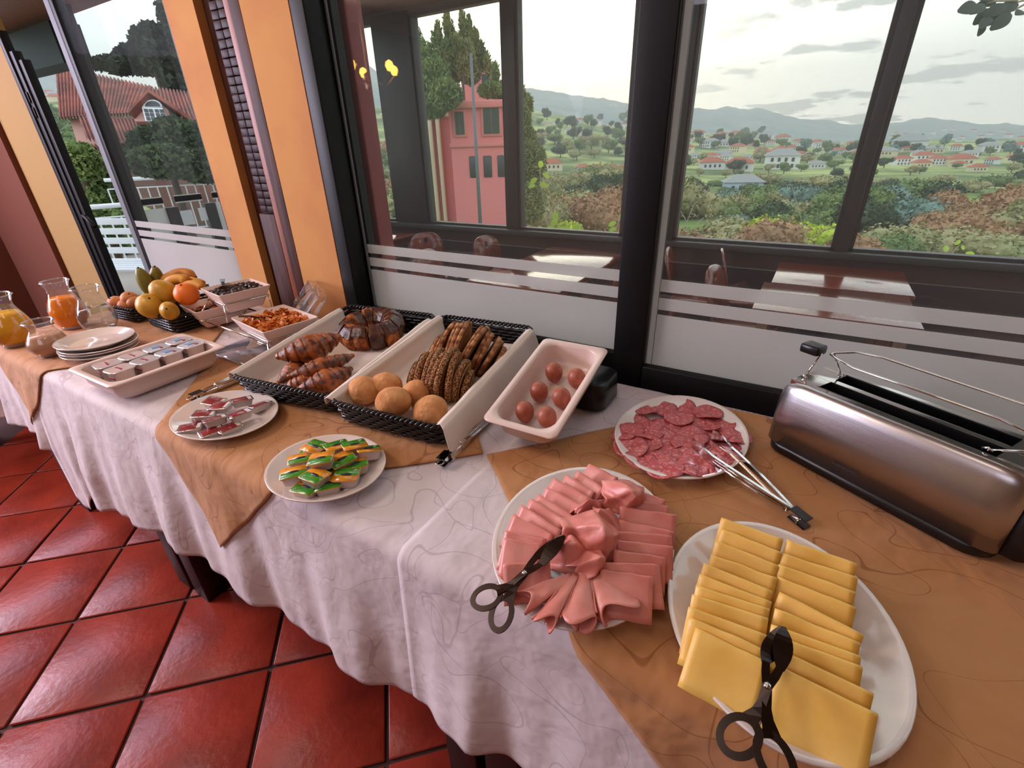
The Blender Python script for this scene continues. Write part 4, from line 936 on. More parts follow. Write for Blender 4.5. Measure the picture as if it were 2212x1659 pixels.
# ------------------------------------------------------------ portion packs
def portion(name, cat, lab, grp, w, l, h, lidm):
    t = thing(name, lab, cat, group=grp)
    obj('tub', MB().loft([rrect(w*.78, l*.78, .006, 0), rrect(w*.84, l*.84, .006, .002), rrect(w*.93, l*.93, .006, h-.0015), rrect(w, l, .004, h-.001), rrect(w, l, .004, h)], cap0=True, cap1=True), M['tub'], t); return t
def packs(lst, base, sc, zt, mk, names):
    pr = []
    for i, (cx, cy, z, rz, rx, ry) in enumerate(lst):
        p = onz(base[0]+cx*sc, base[1]+cy*sc, z+.016); t = mk(i); t.location = (p.x, p.y, z); t.rotation_euler = (rx, ry, radians(rz)); pr.append(t)
    return pr
def mkjam(i):
    t = portion('jam_portion', 'jam', 'red foil jam portion, '+JN[i], 'jam portions on the oval plate', .044, .031, .013, None); t.scale = (1.18, 1.18, 1.2)
    li = obj('lid', MB().loft([rrect(.045, .032, .004, .0131), rrect(.045, .032, .004, .0138), rrect(.040, .027, .004, .0141)], cap1=True), M['foil'], t)
    obj('print', MB().box(-.018, .012, -.0125, .0125, .01405, .0146, .0002), M['jam_red'], li, 'dark red print'); obj('band', MB().box(.0125, .0195, -.010, .010, .01405, .0144), M['tub'], li, 'pale print band'); return t
JN = ['at the back left', 'on top in the middle', 'at the back right', 'far right on its own', 'middle left', 'middle right', 'lying across the front of the pile', 'front left corner', 'front bottom', 'bottom behind the front one', 'bottom right under the pile']
z0 = ZG+.008
packs([(760, 330, z0+.014, 20, .1, .1), (900, 410, z0+.020, 25, .12, -.1), (1290, 310, z0+.013, 70, -.1, .1), (1680, 400, z0+.003, 82, -.2, .05), (560, 580, z0+.013, 40, 0, .05), (1270, 580, z0+.014, 80, -.12, 0), (770, 690, z0+.015, 72, -.22, .05),
       (280, 850, z0, 50, 0, 0), (700, 930, z0, 75, 0, 0), (1060, 850, z0, 80, 0, 0), (560, 690, z0, 60, 0, 0)], (380, 830), .1085, 0, mkjam, JN)
BN = ['back left of the pile', 'second in the back row', 'third in the back row', 'back right, darker side up', 'left of the middle', 'on top in the middle', 'middle right under the back row', 'right of the middle', 'front left of the pile', 'front middle', 'front right', 'bottom front under the middle', 'bottom front left', 'hidden bottom middle', 'bottom back left']
def mkbut(i):
    t = portion('butter_portion', 'butter', 'green and yellow butter portion, '+BN[i], 'butter portions on the oval plate', .044, .037, .018, None); t.scale = (1.1, 1.1, 1.1)
    li = obj('lid', MB().loft([rrect(.046, .039, .005, .0181), rrect(.046, .039, .005, .0190)], cap0=True, cap1=True), M['lid_yellow'], t)
    obj('print', MB().loft([rrect(.044, .0195, .004, .0190, cy=.0085), rrect(.0435, .019, .004, .0194, cy=.0085)], cap1=True), M['lid_green'], li, 'green print half')
    obj('badge', MB().lathe([(0, .0201), (1, .0200), (1, .0190)], 20, None, .0095, .003), M['navy'], li, 'dark oval badge'); obj('ring', MB().tube([(.014+.0025*cos(a), .012+.0025*sin(a), .0195) for a in [2*pi*k/10 for k in range(10)]], .0006, 5, True), M['tub'], li, 'small white ring mark'); return t
packs([(925, 290, z0+.018, 5, 0, 0), (1270, 280, z0+.019, 68, -.1, .1), (1560, 270, z0+.018, 62, -.1, .1), (1780, 350, z0+.012, 55, -.25, .2), (690, 490, z0+.012, 235, .1, 0), (1040, 480, z0+.026, 218, 0, .1), (1380, 480, z0+.014, 250, -.1, .1), (1600, 570, z0+.003, 236, 0, .1),
       (570, 720, z0+.012, 232, .05, 0), (920, 770, z0+.016, 182, .05, 0), (1440, 760, z0+.006, 32, 0, 0), (1130, 900, z0, 230, 0, 0), (780, 960, z0, 190, 0, 0), (1080, 640, z0, 200, 0, 0), (840, 420, z0, 30, 0, 0)], (560, 930), .1311, 0, mkbut, BN)
# ------------------------------------------------------------ folded slices of cheese and ham
def folded(p0, p1, drop, th, seed, mt, name, lab, cat, grp, gap=.006, wob=.003, back=.8, cone=0.):
    p0, p1, drop = Vector(p0), Vector(p1), Vector(drop); c = (p0+p1)/2; ax = (p1-p0); L = ax.length; ax.normalize()
    dn = (drop-ax*drop.dot(ax)); H = dn.length; dn.normalize(); nn = ax.cross(dn); nn = nn if nn.z > 0 else -nn
    prof = []                                        # outer line: front bottom -> fold -> back bottom ; (along drop, along normal)
    g = gap/2
    for k in range(7): prof.append((H*(1-k/6), 0.0))
    arc = [(-g*sin(a), -g+g*cos(a)) for a in [pi*k/6 for k in range(1, 6)]]
    prof += arc
    for k in range(6): prof.append((H*back*k/5, -gap))
    n = len(prof); inner = []
    for i, (a, b) in enumerate(prof):
        if i < 7: inner.append((a, b-th))
        elif i < 12: q = pi*(i-6)/6; gi = max(g-th, .0003); inner.append((-gi*sin(q), -g+gi*cos(q)))
        else: inner.append((a, b+th))
    ring = prof+inner[::-1]; rings = []; NS = 10
    for s_ in range(NS+1):
        u = s_/NS; r = []
        for (a, b) in ring:
            w = wob*noise.noise((u*2.2+seed, a*28, seed*.7)); w2 = wob*.6*noise.noise((u*3+seed*2, 5, a*10))
            kk = 1+cone*(u-.5)*2
            r.append(ax*(L*(u-.5)) + dn*(a*kk+w2) + nn*(b*kk+w+ (a/H)*wob*.8*sin(u*5+seed)))
        rings.append(r)
    o = obj(name, MB().loft(rings, cap0=True, cap1=True), mt); o.location = c; return tag(o, lab, cat, grp)
def nth(k, n): return 'first' if k == 0 else 'last' if k == n-1 else ORD[k]
def wv(lst, org, sc, zf): return [(onz(org[0]+a*sc, org[1]+b*sc, zf), onz(org[0]+c*sc, org[1]+d*sc, zf)) for (a, b, c, d) in lst]
CL = [(375, 70, 775, 210), (375, 135, 765, 295), (340, 215, 748, 378), (310, 305, 738, 460), (262, 365, 705, 548), (235, 432, 700, 615), (215, 505, 690, 660), (190, 565, 680, 720), (165, 645, 670, 830), (170, 710, 660, 925), (210, 775, 690, 1010)]
CRr = [(795, 210, 1250, 370), (765, 295, 1255, 455), (745, 370, 1240, 545), (740, 450, 1245, 650), (745, 550, 1290, 830), (720, 655, 1270, 880), (700, 760, 1275, 965), (730, 830, 1285, 1035), (720, 905, 1355, 1210), (730, 1015, 1385, 1340)]
for nm, lst in (('left', CL), ('right', CRr)):
    for k, (p0, p1) in enumerate(wv(lst, (1430, 1100), .337, ZG+.066)):
        last = k == len(lst)-1
        folded(p0, p1, (.0, -.052, -.040) if last else (.002, -.034, -.042), .0028, k*1.7+(3 if nm == 'left' else 0), M['cheese'], 'cheese_slice', 'folded yellow cheese slice, %s from the back in the %s column' % (nth(k, 99), nm) if not last else 'folded yellow cheese slice lying open at the front of the %s column' % nm, 'cheese', 'folded cheese slices', .009 if k in (0, 4) else .0075, .0022)
HL = [(925, 100, 1180, 220), (835, 165, 1065, 320), (725, 195, 975, 350), (620, 225, 940, 400), (555, 305, 890, 480), (490, 370, 840, 590), (425, 408, 725, 600), (335, 462, 690, 690), (270, 548, 620, 730), (205, 690, 560, 770), (195, 755, 530, 815), (190, 985, 600, 970)]
HR = [(1375, 340, 1600, 420), (1350, 415, 1640, 480), (1210, 475, 1705, 555), (1200, 595, 1680, 700), (1140, 695, 1665, 735), (1170, 770, 1675, 835), (1160, 865, 1610, 925), (1030, 970, 1560, 985), (1040, 1030, 1500, 1100)]
for nm, lst in (('left', HL), ('right', HR)):
    for k, (p0, p1) in enumerate(wv(lst, (1040, 980), .2472, ZG+.060)):
        dd = (-.012, -.034, -.036) if nm == 'left' else (.006, -.036, -.034)
        if k >= 9 and nm == 'left': dd = (.0, -.045, -.034)
        if k >= 7 and nm == 'right': dd = (.01, -.046, -.034)
        folded(p0, p1, dd, .0022, k*2.3+(1 if nm == 'left' else 50), M['ham'], 'ham_slice', 'folded pink ham slice, %s from the back on the %s side of the platter' % (ORD[k], nm), 'ham', 'folded ham slices', .0085, .0035, .85)
# rolled cones at the front of the ham platter and crumpled rosettes in the middle
def cone(ap, e0, e1, turns, seed, lab, z0_=ZG+.052, z1_=ZG+.040):
    a = onz(1040+ap[0]*.2472, 980+ap[1]*.2472, z0_); b0 = onz(1040+e0[0]*.2472, 980+e0[1]*.2472, z1_); b1 = onz(1040+e1[0]*.2472, 980+e1[1]*.2472, z1_); cb = (b0+b1)/2; w = (b1-b0).length/2
    ax = (cb-a).normalized(); sd = (b1-b0).normalized(); sd = (sd-ax*sd.dot(ax)).normalized(); upv = ax.cross(sd); upv = upv if upv.z > 0 else -upv
    L = (cb-a).length; g = MB()
    def fn(u, v):
        t_ = u*2*pi*turns+pi*.9; r = (.30+.70*v)*w*(1-.12*u/turns); fl = .42+.16*v
        p = ax*(L*v+.010*sin(u*17+seed)*v*v) + sd*(r*cos(t_)*(1+.06*sin(seed+5*v))) + upv*(r*fl*sin(t_)*(1-.2*u) + .004*noise.noise((u*3+seed, v*3, 1)))
        return p
    g.grid(fn, 46, 12); o = obj('ham_slice', g, M['ham']); o.location = a; s = o.modifiers.new('thickness', 'SOLIDIFY'); s.thickness = .002
    return tag(o, lab, 'ham', 'rolled ham slices at the front')
cone((800, 1070), (330, 1190), (440, 1385), 1.35, 1., 'ham slice rolled up at the front left of the platter')
cone((830, 1050), (455, 1430), (655, 1490), 1.3, 2., 'ham slice rolled into a cone, second from the left at the front')
cone((905, 1010), (690, 1440), (1005, 1500), 1.3, 3., 'ham slice rolled into a wide cone at the very front of the platter')
cone((985, 1010), (1010, 1420), (1400, 1330), 1.15, 4., 'ham slice fanned open at the front right of the platter')
def crumple(px, py, z, sx, sy, rx, ry, rz, seed, lab, lift=.03):
    def fn(u, v):
        x, y = (u-.5)*2, (v-.5)*2; r2 = x*x+y*y
        w = noise.noise((x*1.1+seed, y*1.1, seed)); f = abs(sin(x*2.1+.9*y+seed))
        c1 = x*cos(seed)+y*sin(seed); c2 = x*cos(seed+1.9)+y*sin(seed+1.9); c3 = x*cos(seed+3.6)+y*sin(seed+3.6)
        rid = max(0, 1-abs(c1-.1))*.9+.5*max(0, 1-abs(c2+.35)*2.2)+.45*max(0, 1-abs(c3-.45)*2.4)-.35*max(0, 1-abs(c2-.5)*3)
        return (sx*x*(1-.22*y*w)*(1-.12*rid), sy*y*(.85+.15*cos(2*x)), lift*(rid*1.15+.25*w)-.012*r2+.006*sin(5*(x+y)+seed)*max(abs(x), abs(y))**3)
    p = onz(1040+px*.2472, 980+py*.2472, z); o = obj('ham_slice', MB().grid(fn, 22, 22), M['ham']); o.location = p; o.rotation_euler = (rx, ry, rz)
    s = o.modifiers.new('thickness', 'SOLIDIFY'); s.thickness = .0022; tag(o, lab, 'ham', 'crumpled ham slices in the middle')
crumple(1235, 380, ZG+.066, .036, .030, .75, .15, .4, 2.1, 'crumpled ham slice standing up at the back of the middle', .026)
crumple(960, 460, ZG+.060, .040, .013, .3, .2, 1.1, 5.2, 'narrow ham slice rolled up left of the standing one', .016)
crumple(1080, 610, ZG+.052, .030, .024, .5, .1, -.3, 4.4, 'ham slice tucked in behind the middle rosette', .02)
crumple(930, 730, ZG+.066, .046, .040, .5, .1, .55, 7.7, 'large crumpled ham slice forming the rosette in the middle', .034)
crumple(760, 900, ZG+.054, .042, .026, .45, .0, .3, 9.3, 'ham slice lying under the scissor tongs', .02)
crumple(940, 930, ZG+.052, .034, .026, .6, .2, 1.2, 11.9, 'pinched ham slice in front of the middle rosette', .026)
# salami
sm_ = []
for v in range(3):
    def fn(u, v_, v=v):
        a = u*2*pi; r = v_*.0355; return (r*cos(a)*(1+.03*sin(3*a+v)), r*sin(a)*(1+.03*cos(2*a)), .0016+(.005*noise.noise((cos(a)*v_*1.3+v*5, sin(a)*v_*1.3, v))+.0025*v_*v_*sin(2*a+v)))
    me = MB().grid(fn, 24, 6).mesh('salami_slice'); me.materials.append(M['salami']); sm_.append(me)
SAL = [(820, 190, 1), (640, 210, 1), (450, 240, .8), (1090, 270, 1), (370, 360, 1), (1230, 370, .9), (1080, 370, 1), (800, 310, 1), (640, 390, 1.1), (860, 420, 1.), (310, 440, .8), (480, 460, 1), (1150, 460, 1.05), (1390, 520, 1), (700, 540, 1.05), (940, 510, 1.), (220, 500, .8), (300, 630, 1.05), (460, 580, 1), (880, 590, 1), (1080, 590, 1.05), (1280, 620, .9), (620, 700, 1.1), (850, 740, 1.), (400, 770, 1.), (1270, 720, 1.0), (640, 855, 1.1), (960, 850, 1.05), (1100, 830, .9), (1000, 690, 1.)]
for k, (cx, cy, s) in enumerate(SAL):
    p = onz(1300+cx*.208, 840+cy*.208, ZG+.014); dx, dy = p.x+.148, p.y-.951; rr = hypot(dx/.138, dy/.177)
    zz = ZG+.0085+max(0, rr-.62)*.028+.0024*(k % 4)+.0006*k/4
    o = obj('salami_slice', sm_[k % 3], None); o.location = (p.x, p.y, zz); o.scale = (s, s, 1.); t = max(0, rr-.6)*.5
    o.rotation_euler = (dy/.177*t+random.uniform(-.05, .05), -dx/.138*t+random.uniform(-.05, .05), k*1.3)
    sd_ = o.modifiers.new('thickness', 'SOLIDIFY'); sd_.thickness = .0016
    tag(o, 'round salami slice, number %s counting from the far rim towards the front' % (ORD+['sixteenth', 'seventeenth', 'eighteenth', 'nineteenth', 'twentieth', 'twenty-first', 'twenty-second', 'twenty-third', 'twenty-fourth', 'twenty-fifth', 'twenty-sixth', 'twenty-seventh', 'twenty-eighth', 'twenty-ninth', 'thirtieth'])[k], 'salami', 'salami slices on the plate')
# ------------------------------------------------------------ tongs
def strip(pts, wid, th, mt, name, par, lab=None):
    """flat bar along pts [(x,y,z)], widths in y"""
    rings = []; n = len(pts)
    for i, p in enumerate(pts):
        p = Vector(p); a = Vector(pts[max(0, i-1)]); b = Vector(pts[min(n-1, i+1)]); t_ = (b-a).normalized(); s_ = Vector((-t_.y, t_.x, 0)); s_ = s_.normalized() if s_.length > 1e-6 else Vector((0, 1, 0)); u_ = t_.cross(s_)
        w = wid[i] if isinstance(wid, (list, tuple)) else wid
        rings.append([p+s_*w+u_*th, p-s_*w+u_*th, p-s_*w-u_*th, p+s_*w-u_*th])
    return obj(name, MB().loft(rings, cap0=True, cap1=True, smooth=False), mt, par, lab)
def scissor(ring_a, ring_b, piv, tip, zr, zp, zt, lab):
    A, B, Pv, T = onz(*ring_a, zr), onz(*ring_b, zr), onz(*piv, zp), onz(*tip, zt)
    t = thing('scissor_tongs', lab, 'tongs', Pv); A -= Pv; B -= Pv; T = T-Pv; ax = T.normalized(); sd = Vector((-ax.y, ax.x, 0)).normalized(); L = T.length
    cross = 1 if (A-B).dot(sd) > 0 else -1
    for k, (R, s_) in enumerate(((A, cross), (B, -cross))):
        ctr = R; away = (Vector((0, 0, 0))-R).normalized(); r = .0165; g = MB()
        e = [ctr+away*(r+.004)]; mid = (e[0]+Vector((0, 0, 0)))/2-sd*s_*.003
        pts = [ctr+away*(r+.0005), (e[0]+mid)/2-sd*s_*.002, mid, Vector((0, 0, .0012*(1 if k == 0 else -1))), ax*(L*.20)-sd*s_*.005, ax*(L*.34)-sd*s_*.007]
        arm = strip(pts, [.0085, .0060, .0046, .0050, .0042, .0040], .0012, M['steel_dark'], 'handle', t)
        rg = [ctr+(away*cos(q)*.0195+sd*sin(q)*r) for q in [2*pi*i/28 for i in range(28)]]
        nz_ = away.cross(sd); nz_ = (nz_ if nz_.z > 0 else -nz_).normalized(); rgo = []
        for i_, p_ in enumerate(rg):
            o_ = (p_-ctr).normalized(); rgo.append([p_+o_*.0042+nz_*.0010, p_+o_*.0042-nz_*.0010, p_-o_*.0036-nz_*.0010, p_-o_*.0036+nz_*.0010])
        obj('finger_ring', MB().loft(rgo+[rgo[0]], smooth=False), M['steel_dark'], t)
        bl = [ax*(L*(.32+.68*i/8))-sd*s_*(.007*(1-i/8)+.001) + Vector((0, 0, .004*sin(pi*i/8)*(-1 if k else 1))) for i in range(9)]
        strip(bl, [.0035, .0065, .0088, .0100, .0102, .0094, .0078, .0052, .002], .0010, M['steel_dark'], 'blade', t)
    obj('rivet', MB().lathe([(0, .0045), (.003, .004), (.004, .002), (.004, -.003)], 14), M['chrome'], t)
scissor((1051, 1290), (1083, 1326), (1133, 1239), (1219, 1157), ZG+.040, ZG+.062, ZG+.092, 'dark steel scissor tongs lying on the ham')
scissor((1597, 1590), (1674, 1640), (1657, 1483), (1691, 1354), ZG+.055, ZG+.075, ZG+.095, 'dark steel scissor tongs lying on the cheese')
def tongs(hinge, tipa, tipb, zh, zt, lab, lock=False, mt='chrome'):
    Hn, A, B = onz(*hinge, zh), onz(*tipa, zt), onz(*tipb, zt)
    t = thing('serving_tongs', lab, 'tongs', Hn); mid = ((A+B)/2-Hn).normalized(); sd = Vector((-mid.y, mid.x, 0)).normalized()
    for k, Q in enumerate((A, B)):
        d = Q-Hn; L = d.length; ax = d.normalized(); s_ = Vector((-ax.y, ax.x, 0)).normalized(); u_ = ax.cross(s_); inw = -sd if (Q-(A+B)/2).dot(sd) > 0 else sd
        if (A-B).length < .025: inw = sd if k else -sd
        rings = []; N_ = 22
        for i in range(N_+1):
            f = i/N_; w = .0075+.002*sin(pi*f) if f < .78 else .0085+.0065*sin(pi*(f-.78)/.30); depth = .0055 if f < .8 else .0055-.004*(f-.8)/.2
            c = ax*(L*f) - inw*.004*sin(pi*f) + (inw*(.006*((f-.8)/.2)**2) if f > .8 else Vector((0, 0, 0)))
            sc_ = (1+.10*sin(f*150)) if f > .82 else 1
            up_ = Vector((0, 0, 1)); o_ = -inw
            # U channel: opening faces the other arm
            rings.append([c+up_*w*sc_+inw*depth, c+up_*w+o_*.0, c-up_*w+o_*.0, c-up_*w*sc_+inw*depth, c-up_*(w-.0012)*sc_+inw*depth, c-up_*(w-.0012)+inw*.0012, c+up_*(w-.0012)+inw*.0012, c+up_*(w-.0012)*sc_+inw*depth])
        obj('arm', MB().loft(rings, cap0=True, cap1=True, smooth=False), M[mt], t)
        obj('rib', MB().tube([ax*(L*.08)-inw*.0052, ax*(L*.45)-inw*.0088, ax*(L*.74)-inw*.0066], .0022, 8), M[mt], t)
    g = MB(); fr = Matrix(((mid.x, sd.x, 0, 0), (mid.y, sd.y, 0, 0), (mid.z, sd.z, 1, 0), (0, 0, 0, 1)))
    g.box(-.016, .016, -.010, .010, -.0092, -.0080, 0, fr).box(-.016, .016, -.010, .010, .0080, .0092, 0, fr); obj('hinge', g, M['steel_dark'], t)
    obj('pull_ring', MB().tube([fr @ Vector((-.016-.010*cos(q), .008*sin(q), .0)) for q in [2*pi*i/16 for i in range(16)]], .0016, 6, True) if lock else MB().tube([fr @ Vector((.02, -.012, .0)), fr @ Vector((.026, 0, .004)), fr @ Vector((.02, .012, 0))], .0014, 6), M['chrome'], t)
    if lock: obj('clip', MB().tube([fr @ Vector((.055+.001*cos(q), .013*cos(q), .0115*sin(q))) for q in [2*pi*i/18 for i in range(18)]], .0015, 6, True), M['chrome'], t)
tongs((1728, 1118), (1490, 960), (1543, 938), ZG+.011, ZG+.044, 'open steel serving tongs resting on the salami plate')
tongs((425, 854), (590, 786), (592, 779), ZG+.0105, ZG+.0105, 'closed serving tongs between the yoghurt tray and the croissants', True)
tongs((960, 990), (1087, 868), (1093, 870), ZG+.0105, ZG+.0105, 'closed serving tongs between the bread basket and the eggs', True)
# ============================================================ bread baskets with white napkins
def basket(name, lab, W, L, H, loc, rot, ns=5, rimr=.006, tw=46):
    t = thing(name, lab, 'basket', loc, rot)
    g = MB(); n = 96; r = .02
    def loop(w, l, z, amp=0, ph=0, m=n):
        base = rrect(w, l, .025, z, 3); pts = []; P_ = [Vector(p) for p in base]; per = [0]
        for i in range(len(P_)): per.append(per[-1]+(P_[(i+1) % len(P_)]-P_[i]).length)
        for k in range(m):
            s_ = per[-1]*k/m; i = max(j for j in range(len(P_)) if per[j] <= s_+1e-9); f = (s_-per[i])/max(1e-9, per[i+1]-per[i]); p = P_[i].lerp(P_[(i+1) % len(P_)], f)
            d = Vector((p.x, p.y, 0)).normalized(); pts.append(p+d*amp*(1 if (k+ph) % 2 else -1))
        return pts
    for i in range(ns):
        f = (i+.5)/ns; k = .93+.055*f
        g.tube(loop(W*k, L*(1-(1-k)*W/L), .004+(H-.012)*f, .0032, i, n), (H-.012)/ns*.52, 5, True)
    obj('woven_wall', g, M['wicker'], t)
    b = MB(); w_, l_ = W*.93, L-.07*W
    m = 14
    for i in range(m): x = -w_/2+.012+(w_-.024)*i/(m-1); b.tube([(x, -l_/2+.006, .005), (x, l_/2-.006, .005)], .0035, 5)
    for i in range(20): y = -l_/2+.012+(l_-.024)*i/19; b.tube([(-w_/2+.006, y, .0075), (w_/2-.006, y, .0075)], .0030, 5)
    obj('woven_base', b, M['wicker'], t)
    for s_ in range(2):
        m = tw*6; lp = loop(W, L, H, 0, 0, m); pts = []
        for k, p in enumerate(lp):
            d = Vector((p.x, p.y, 0)).normalized(); a = 2*pi*k*tw/m+s_*pi; pts.append(p+d*rimr*.75*cos(a)+Vector((0, 0, rimr*.75*sin(a))))
        obj('rim_strand', MB().tube(pts, rimr*.8, 6, True), M['wicker'], t)
    return t, Matrix.Translation(t.location) @ t.rotation_euler.to_matrix().to_4x4()
def liner(name, lab, B, W, L, H, y0, y1, dl, dr, seed):
    # napkin cross-section (x, z) from the left overhang, over the rims, to the right overhang
    w = W*.93/2-.010; Wr = W/2
    sec = [(-Wr-.012, H-dl), (-Wr-.012, H-.01), (-Wr-.010, H+.006), (-Wr, H+.0105), (-Wr+.012, H+.004), (-w-.008, .05), (-w+.004, .020), (-w+.02, .0135), (-w*.5, .0125), (0, .0125), (w*.5, .0125), (w-.02, .0135), (w-.004, .020), (w+.008, .05), (Wr-.012, H+.004), (Wr, H+.0105), (Wr+.012, H+.005), (Wr+.020, H-.02), (Wr+.026, H-dr*.6), (Wr+.030, H-dr)]
    def fn(u, v):
        k = v*(len(sec)-1); i = min(int(k), len(sec)-2); f = k-i; x = sec[i][0]+(sec[i+1][0]-sec[i][0])*f; z = sec[i][1]+(sec[i+1][1]-sec[i][1])*f
        lowz = max(0, min(1, (.058-z)/.05)) if .22 < v < .80 else 0
        y = (y0+.018*lowz)+(y1-y0-.024*lowz)*u; e = max(0, (v-.8)/.2); wav = noise.noise((u*5+seed, v*4, seed))
        y += .012*noise.noise((v*4+seed, u, 2))+(-.020*e if u < .12 else 0)*(1-u/.12)
        z += .0035*max(0, wav)+(e*.010*noise.noise((u*9+seed, 3, 1))); x += e*.010*noise.noise((u*8+seed, 1, 1)); return (x, y, z)
    o = obj(name, MB().grid(fn, 60, 76), M['napkin']); place(o, B, (0, 0, 0)); s = o.modifiers.new('thickness', 'SOLIDIFY'); s.thickness = .0012; return tag(o, lab, 'napkin', 'white napkins in the bread baskets')
TB = radians(5.5)
b1, B1 = basket('bread_basket', 'black woven basket of croissants and ring cake', .352, .50, .062, (-1.122, .872, ZG+.026), (TB, 0, radians(8)), 5, .0050, 60)
b2, B2 = basket('bread_basket', 'black woven basket of sliced loaves and rolls', .318, .52, .062, (-.772, .905, ZG+.027), (TB, 0, radians(5.5)), 5, .0050, 60)
liner('napkin', 'white napkin lining the croissant basket', B1, .352, .50, .062, -.247, .200, .012, .055, 1.)
liner('napkin', 'white napkin lining the bread loaf basket', B2, .318, .52, .062, -.257, .235, .012, .075, 6.)
for k, (B, L) in enumerate(((B1, .50), (B2, .52))):        # risers under the raised back of the baskets
    q = B @ Vector((0, L/2-.10, 0)); rb = thing('riser_block', ['black block propping up the back of the croissant basket', 'black block propping up the back of the loaf basket'][k], 'block', (q.x, q.y, ZG), (0, 0, radians(7)))
    hgt = q.z-ZG-.008; obj('body', MB().loft([rrect(.15, .08, .02, 0), rrect(.15, .08, .02, hgt-.003), rrect(.142, .072, .018, hgt)], cap0=True, cap1=True), M['black_plastic'], rb)
def inb(B, px, py, zl):        # point of basket frame B at local height zl seen at (px, py)
    n = B.to_3x3() @ Vector((0, 0, 1)); o = B @ Vector((0, 0, zl)); d = ray(px, py); q = CAM + d*((o-CAM).dot(n)/d.dot(n)); return B.inverted() @ q
# croissants
def croissant(px, py, zl, rz, L, R, bend, seed, lab, rx=0.):
    n = 110; rings = []
    for i in range(n+1):
        s_ = -1+2*i/n; a = s_*bend; rad = L/2/max(bend, .01); c = Vector((rad*sin(a), rad*(1-cos(a)), 0)); t_ = Vector((cos(a), sin(a), 0)); nrm = Vector((-sin(a), cos(a), 0))
        seg = (abs(s_)*4.2+.15*sin(seed)) % 1; env = ((1-abs(s_)**1.7)*.84+.18); stp = 1.07-.20*seg**1.4*min(1, abs(s_)*2.2+.15); r = R*env*stp; rings.append([c+nrm*(r*1.02*cos(q)*(1+.16*noise.noise((cos(q)*1.4, s_*2.4+sin(q), seed))+.05*noise.noise((cos(q)*5, s_*9, seed+sin(q)*4))))+Vector((0, 0, 1))*(r*.86*sin(q)) for q in [2*pi*k/18 for k in range(18)]])
    o = obj('croissant', MB().loft(rings, cap0=True, cap1=True), M['croissant']); l = inb(B1, px, py, zl); place(o, B1, (l.x, l.y, zl), (rx, 0, radians(rz))); return tag(o, lab, 'croissant', 'croissants in the left basket')
croissant(634, 803, .040, 105, .12, .028, .5, 4., 'croissant at the far left front of the basket')
croissant(656, 826, .040, 60, .11, .027, .6, 5., 'croissant low at the front of the basket')
croissant(708, 822, .044, 62, .155, .034, .45, 3., 'croissant at the front right with a pale striped end')
croissant(697, 792, .062, 57, .185, .028, .25, 2., 'long dark croissant lying across the middle of the pile', -.1)
croissant(672, 752, .078, 60, .19, .043, .42, 1., 'large croissant on top at the back of the pile')
# ring cake
cx_ = inb(B1, 803, 706, .055); NC = 12
for k in range(NC):
    a0 = 2*pi*k/NC+.03; a1 = 2*pi*(k+1)/NC-.03; r0, r1, hh = .034, .104, .074; rings = []
    for j in range(6):
        a = a0+(a1-a0)*j/5; sq = 1-.05*(abs(j-2.5)/2.5)**3
        pr = [(r0+.004, .004), (r1-.010, .002), (r1, .022), (r1-.002, .046), (r1-.020, .066), ((r0+r1)/2+.006, hh*1.02), (r0+.016, .066), (r0, .046), (r0-.002, .020)]
        rings.append([(r*sq*cos(a)*(1+.02*sin(k*7)), r*sq*sin(a)*(1+.02*sin(k*7)), z*(1+.05*sin(k*3.3))) for r, z in pr])
    t = thing('cake_slice', 'slice of the chocolate ring cake, %s one counted from the right going round the back' % ORD[k], 'cake', group='slices of the ring cake')
    m_ = 2*pi*(k+.5)/NC; off = random.uniform(.0, .005)
    body = MB().loft(rings, cap0=True, cap1=True); obj('crumb', body, M['cake'] if k not in (2, 3, 10, 0) else M['choc'], t)
    tp = []
    for j in range(6):
        a = a0+(a1-a0)*j/5; tp.append([(r*cos(a)*1.005, r*sin(a)*1.005, z+.0012) for r, z in ((r1-.001, .050+.006*sin(k*5+j*2)), (r1-.018, .0675), ((r0+r1)/2+.006, hh*1.03), (r0+.014, .0675), (r0-.002, .045))])
    gl = MB().loft(tp, closed_ring=False); ob = obj('chocolate_crust', gl, M['choc'], t)
    place(t, B1, (cx_.x+cos(m_)*off, cx_.y+sin(m_)*off, .0145), (random.uniform(-.05, .05), random.uniform(-.05, .05), 0))
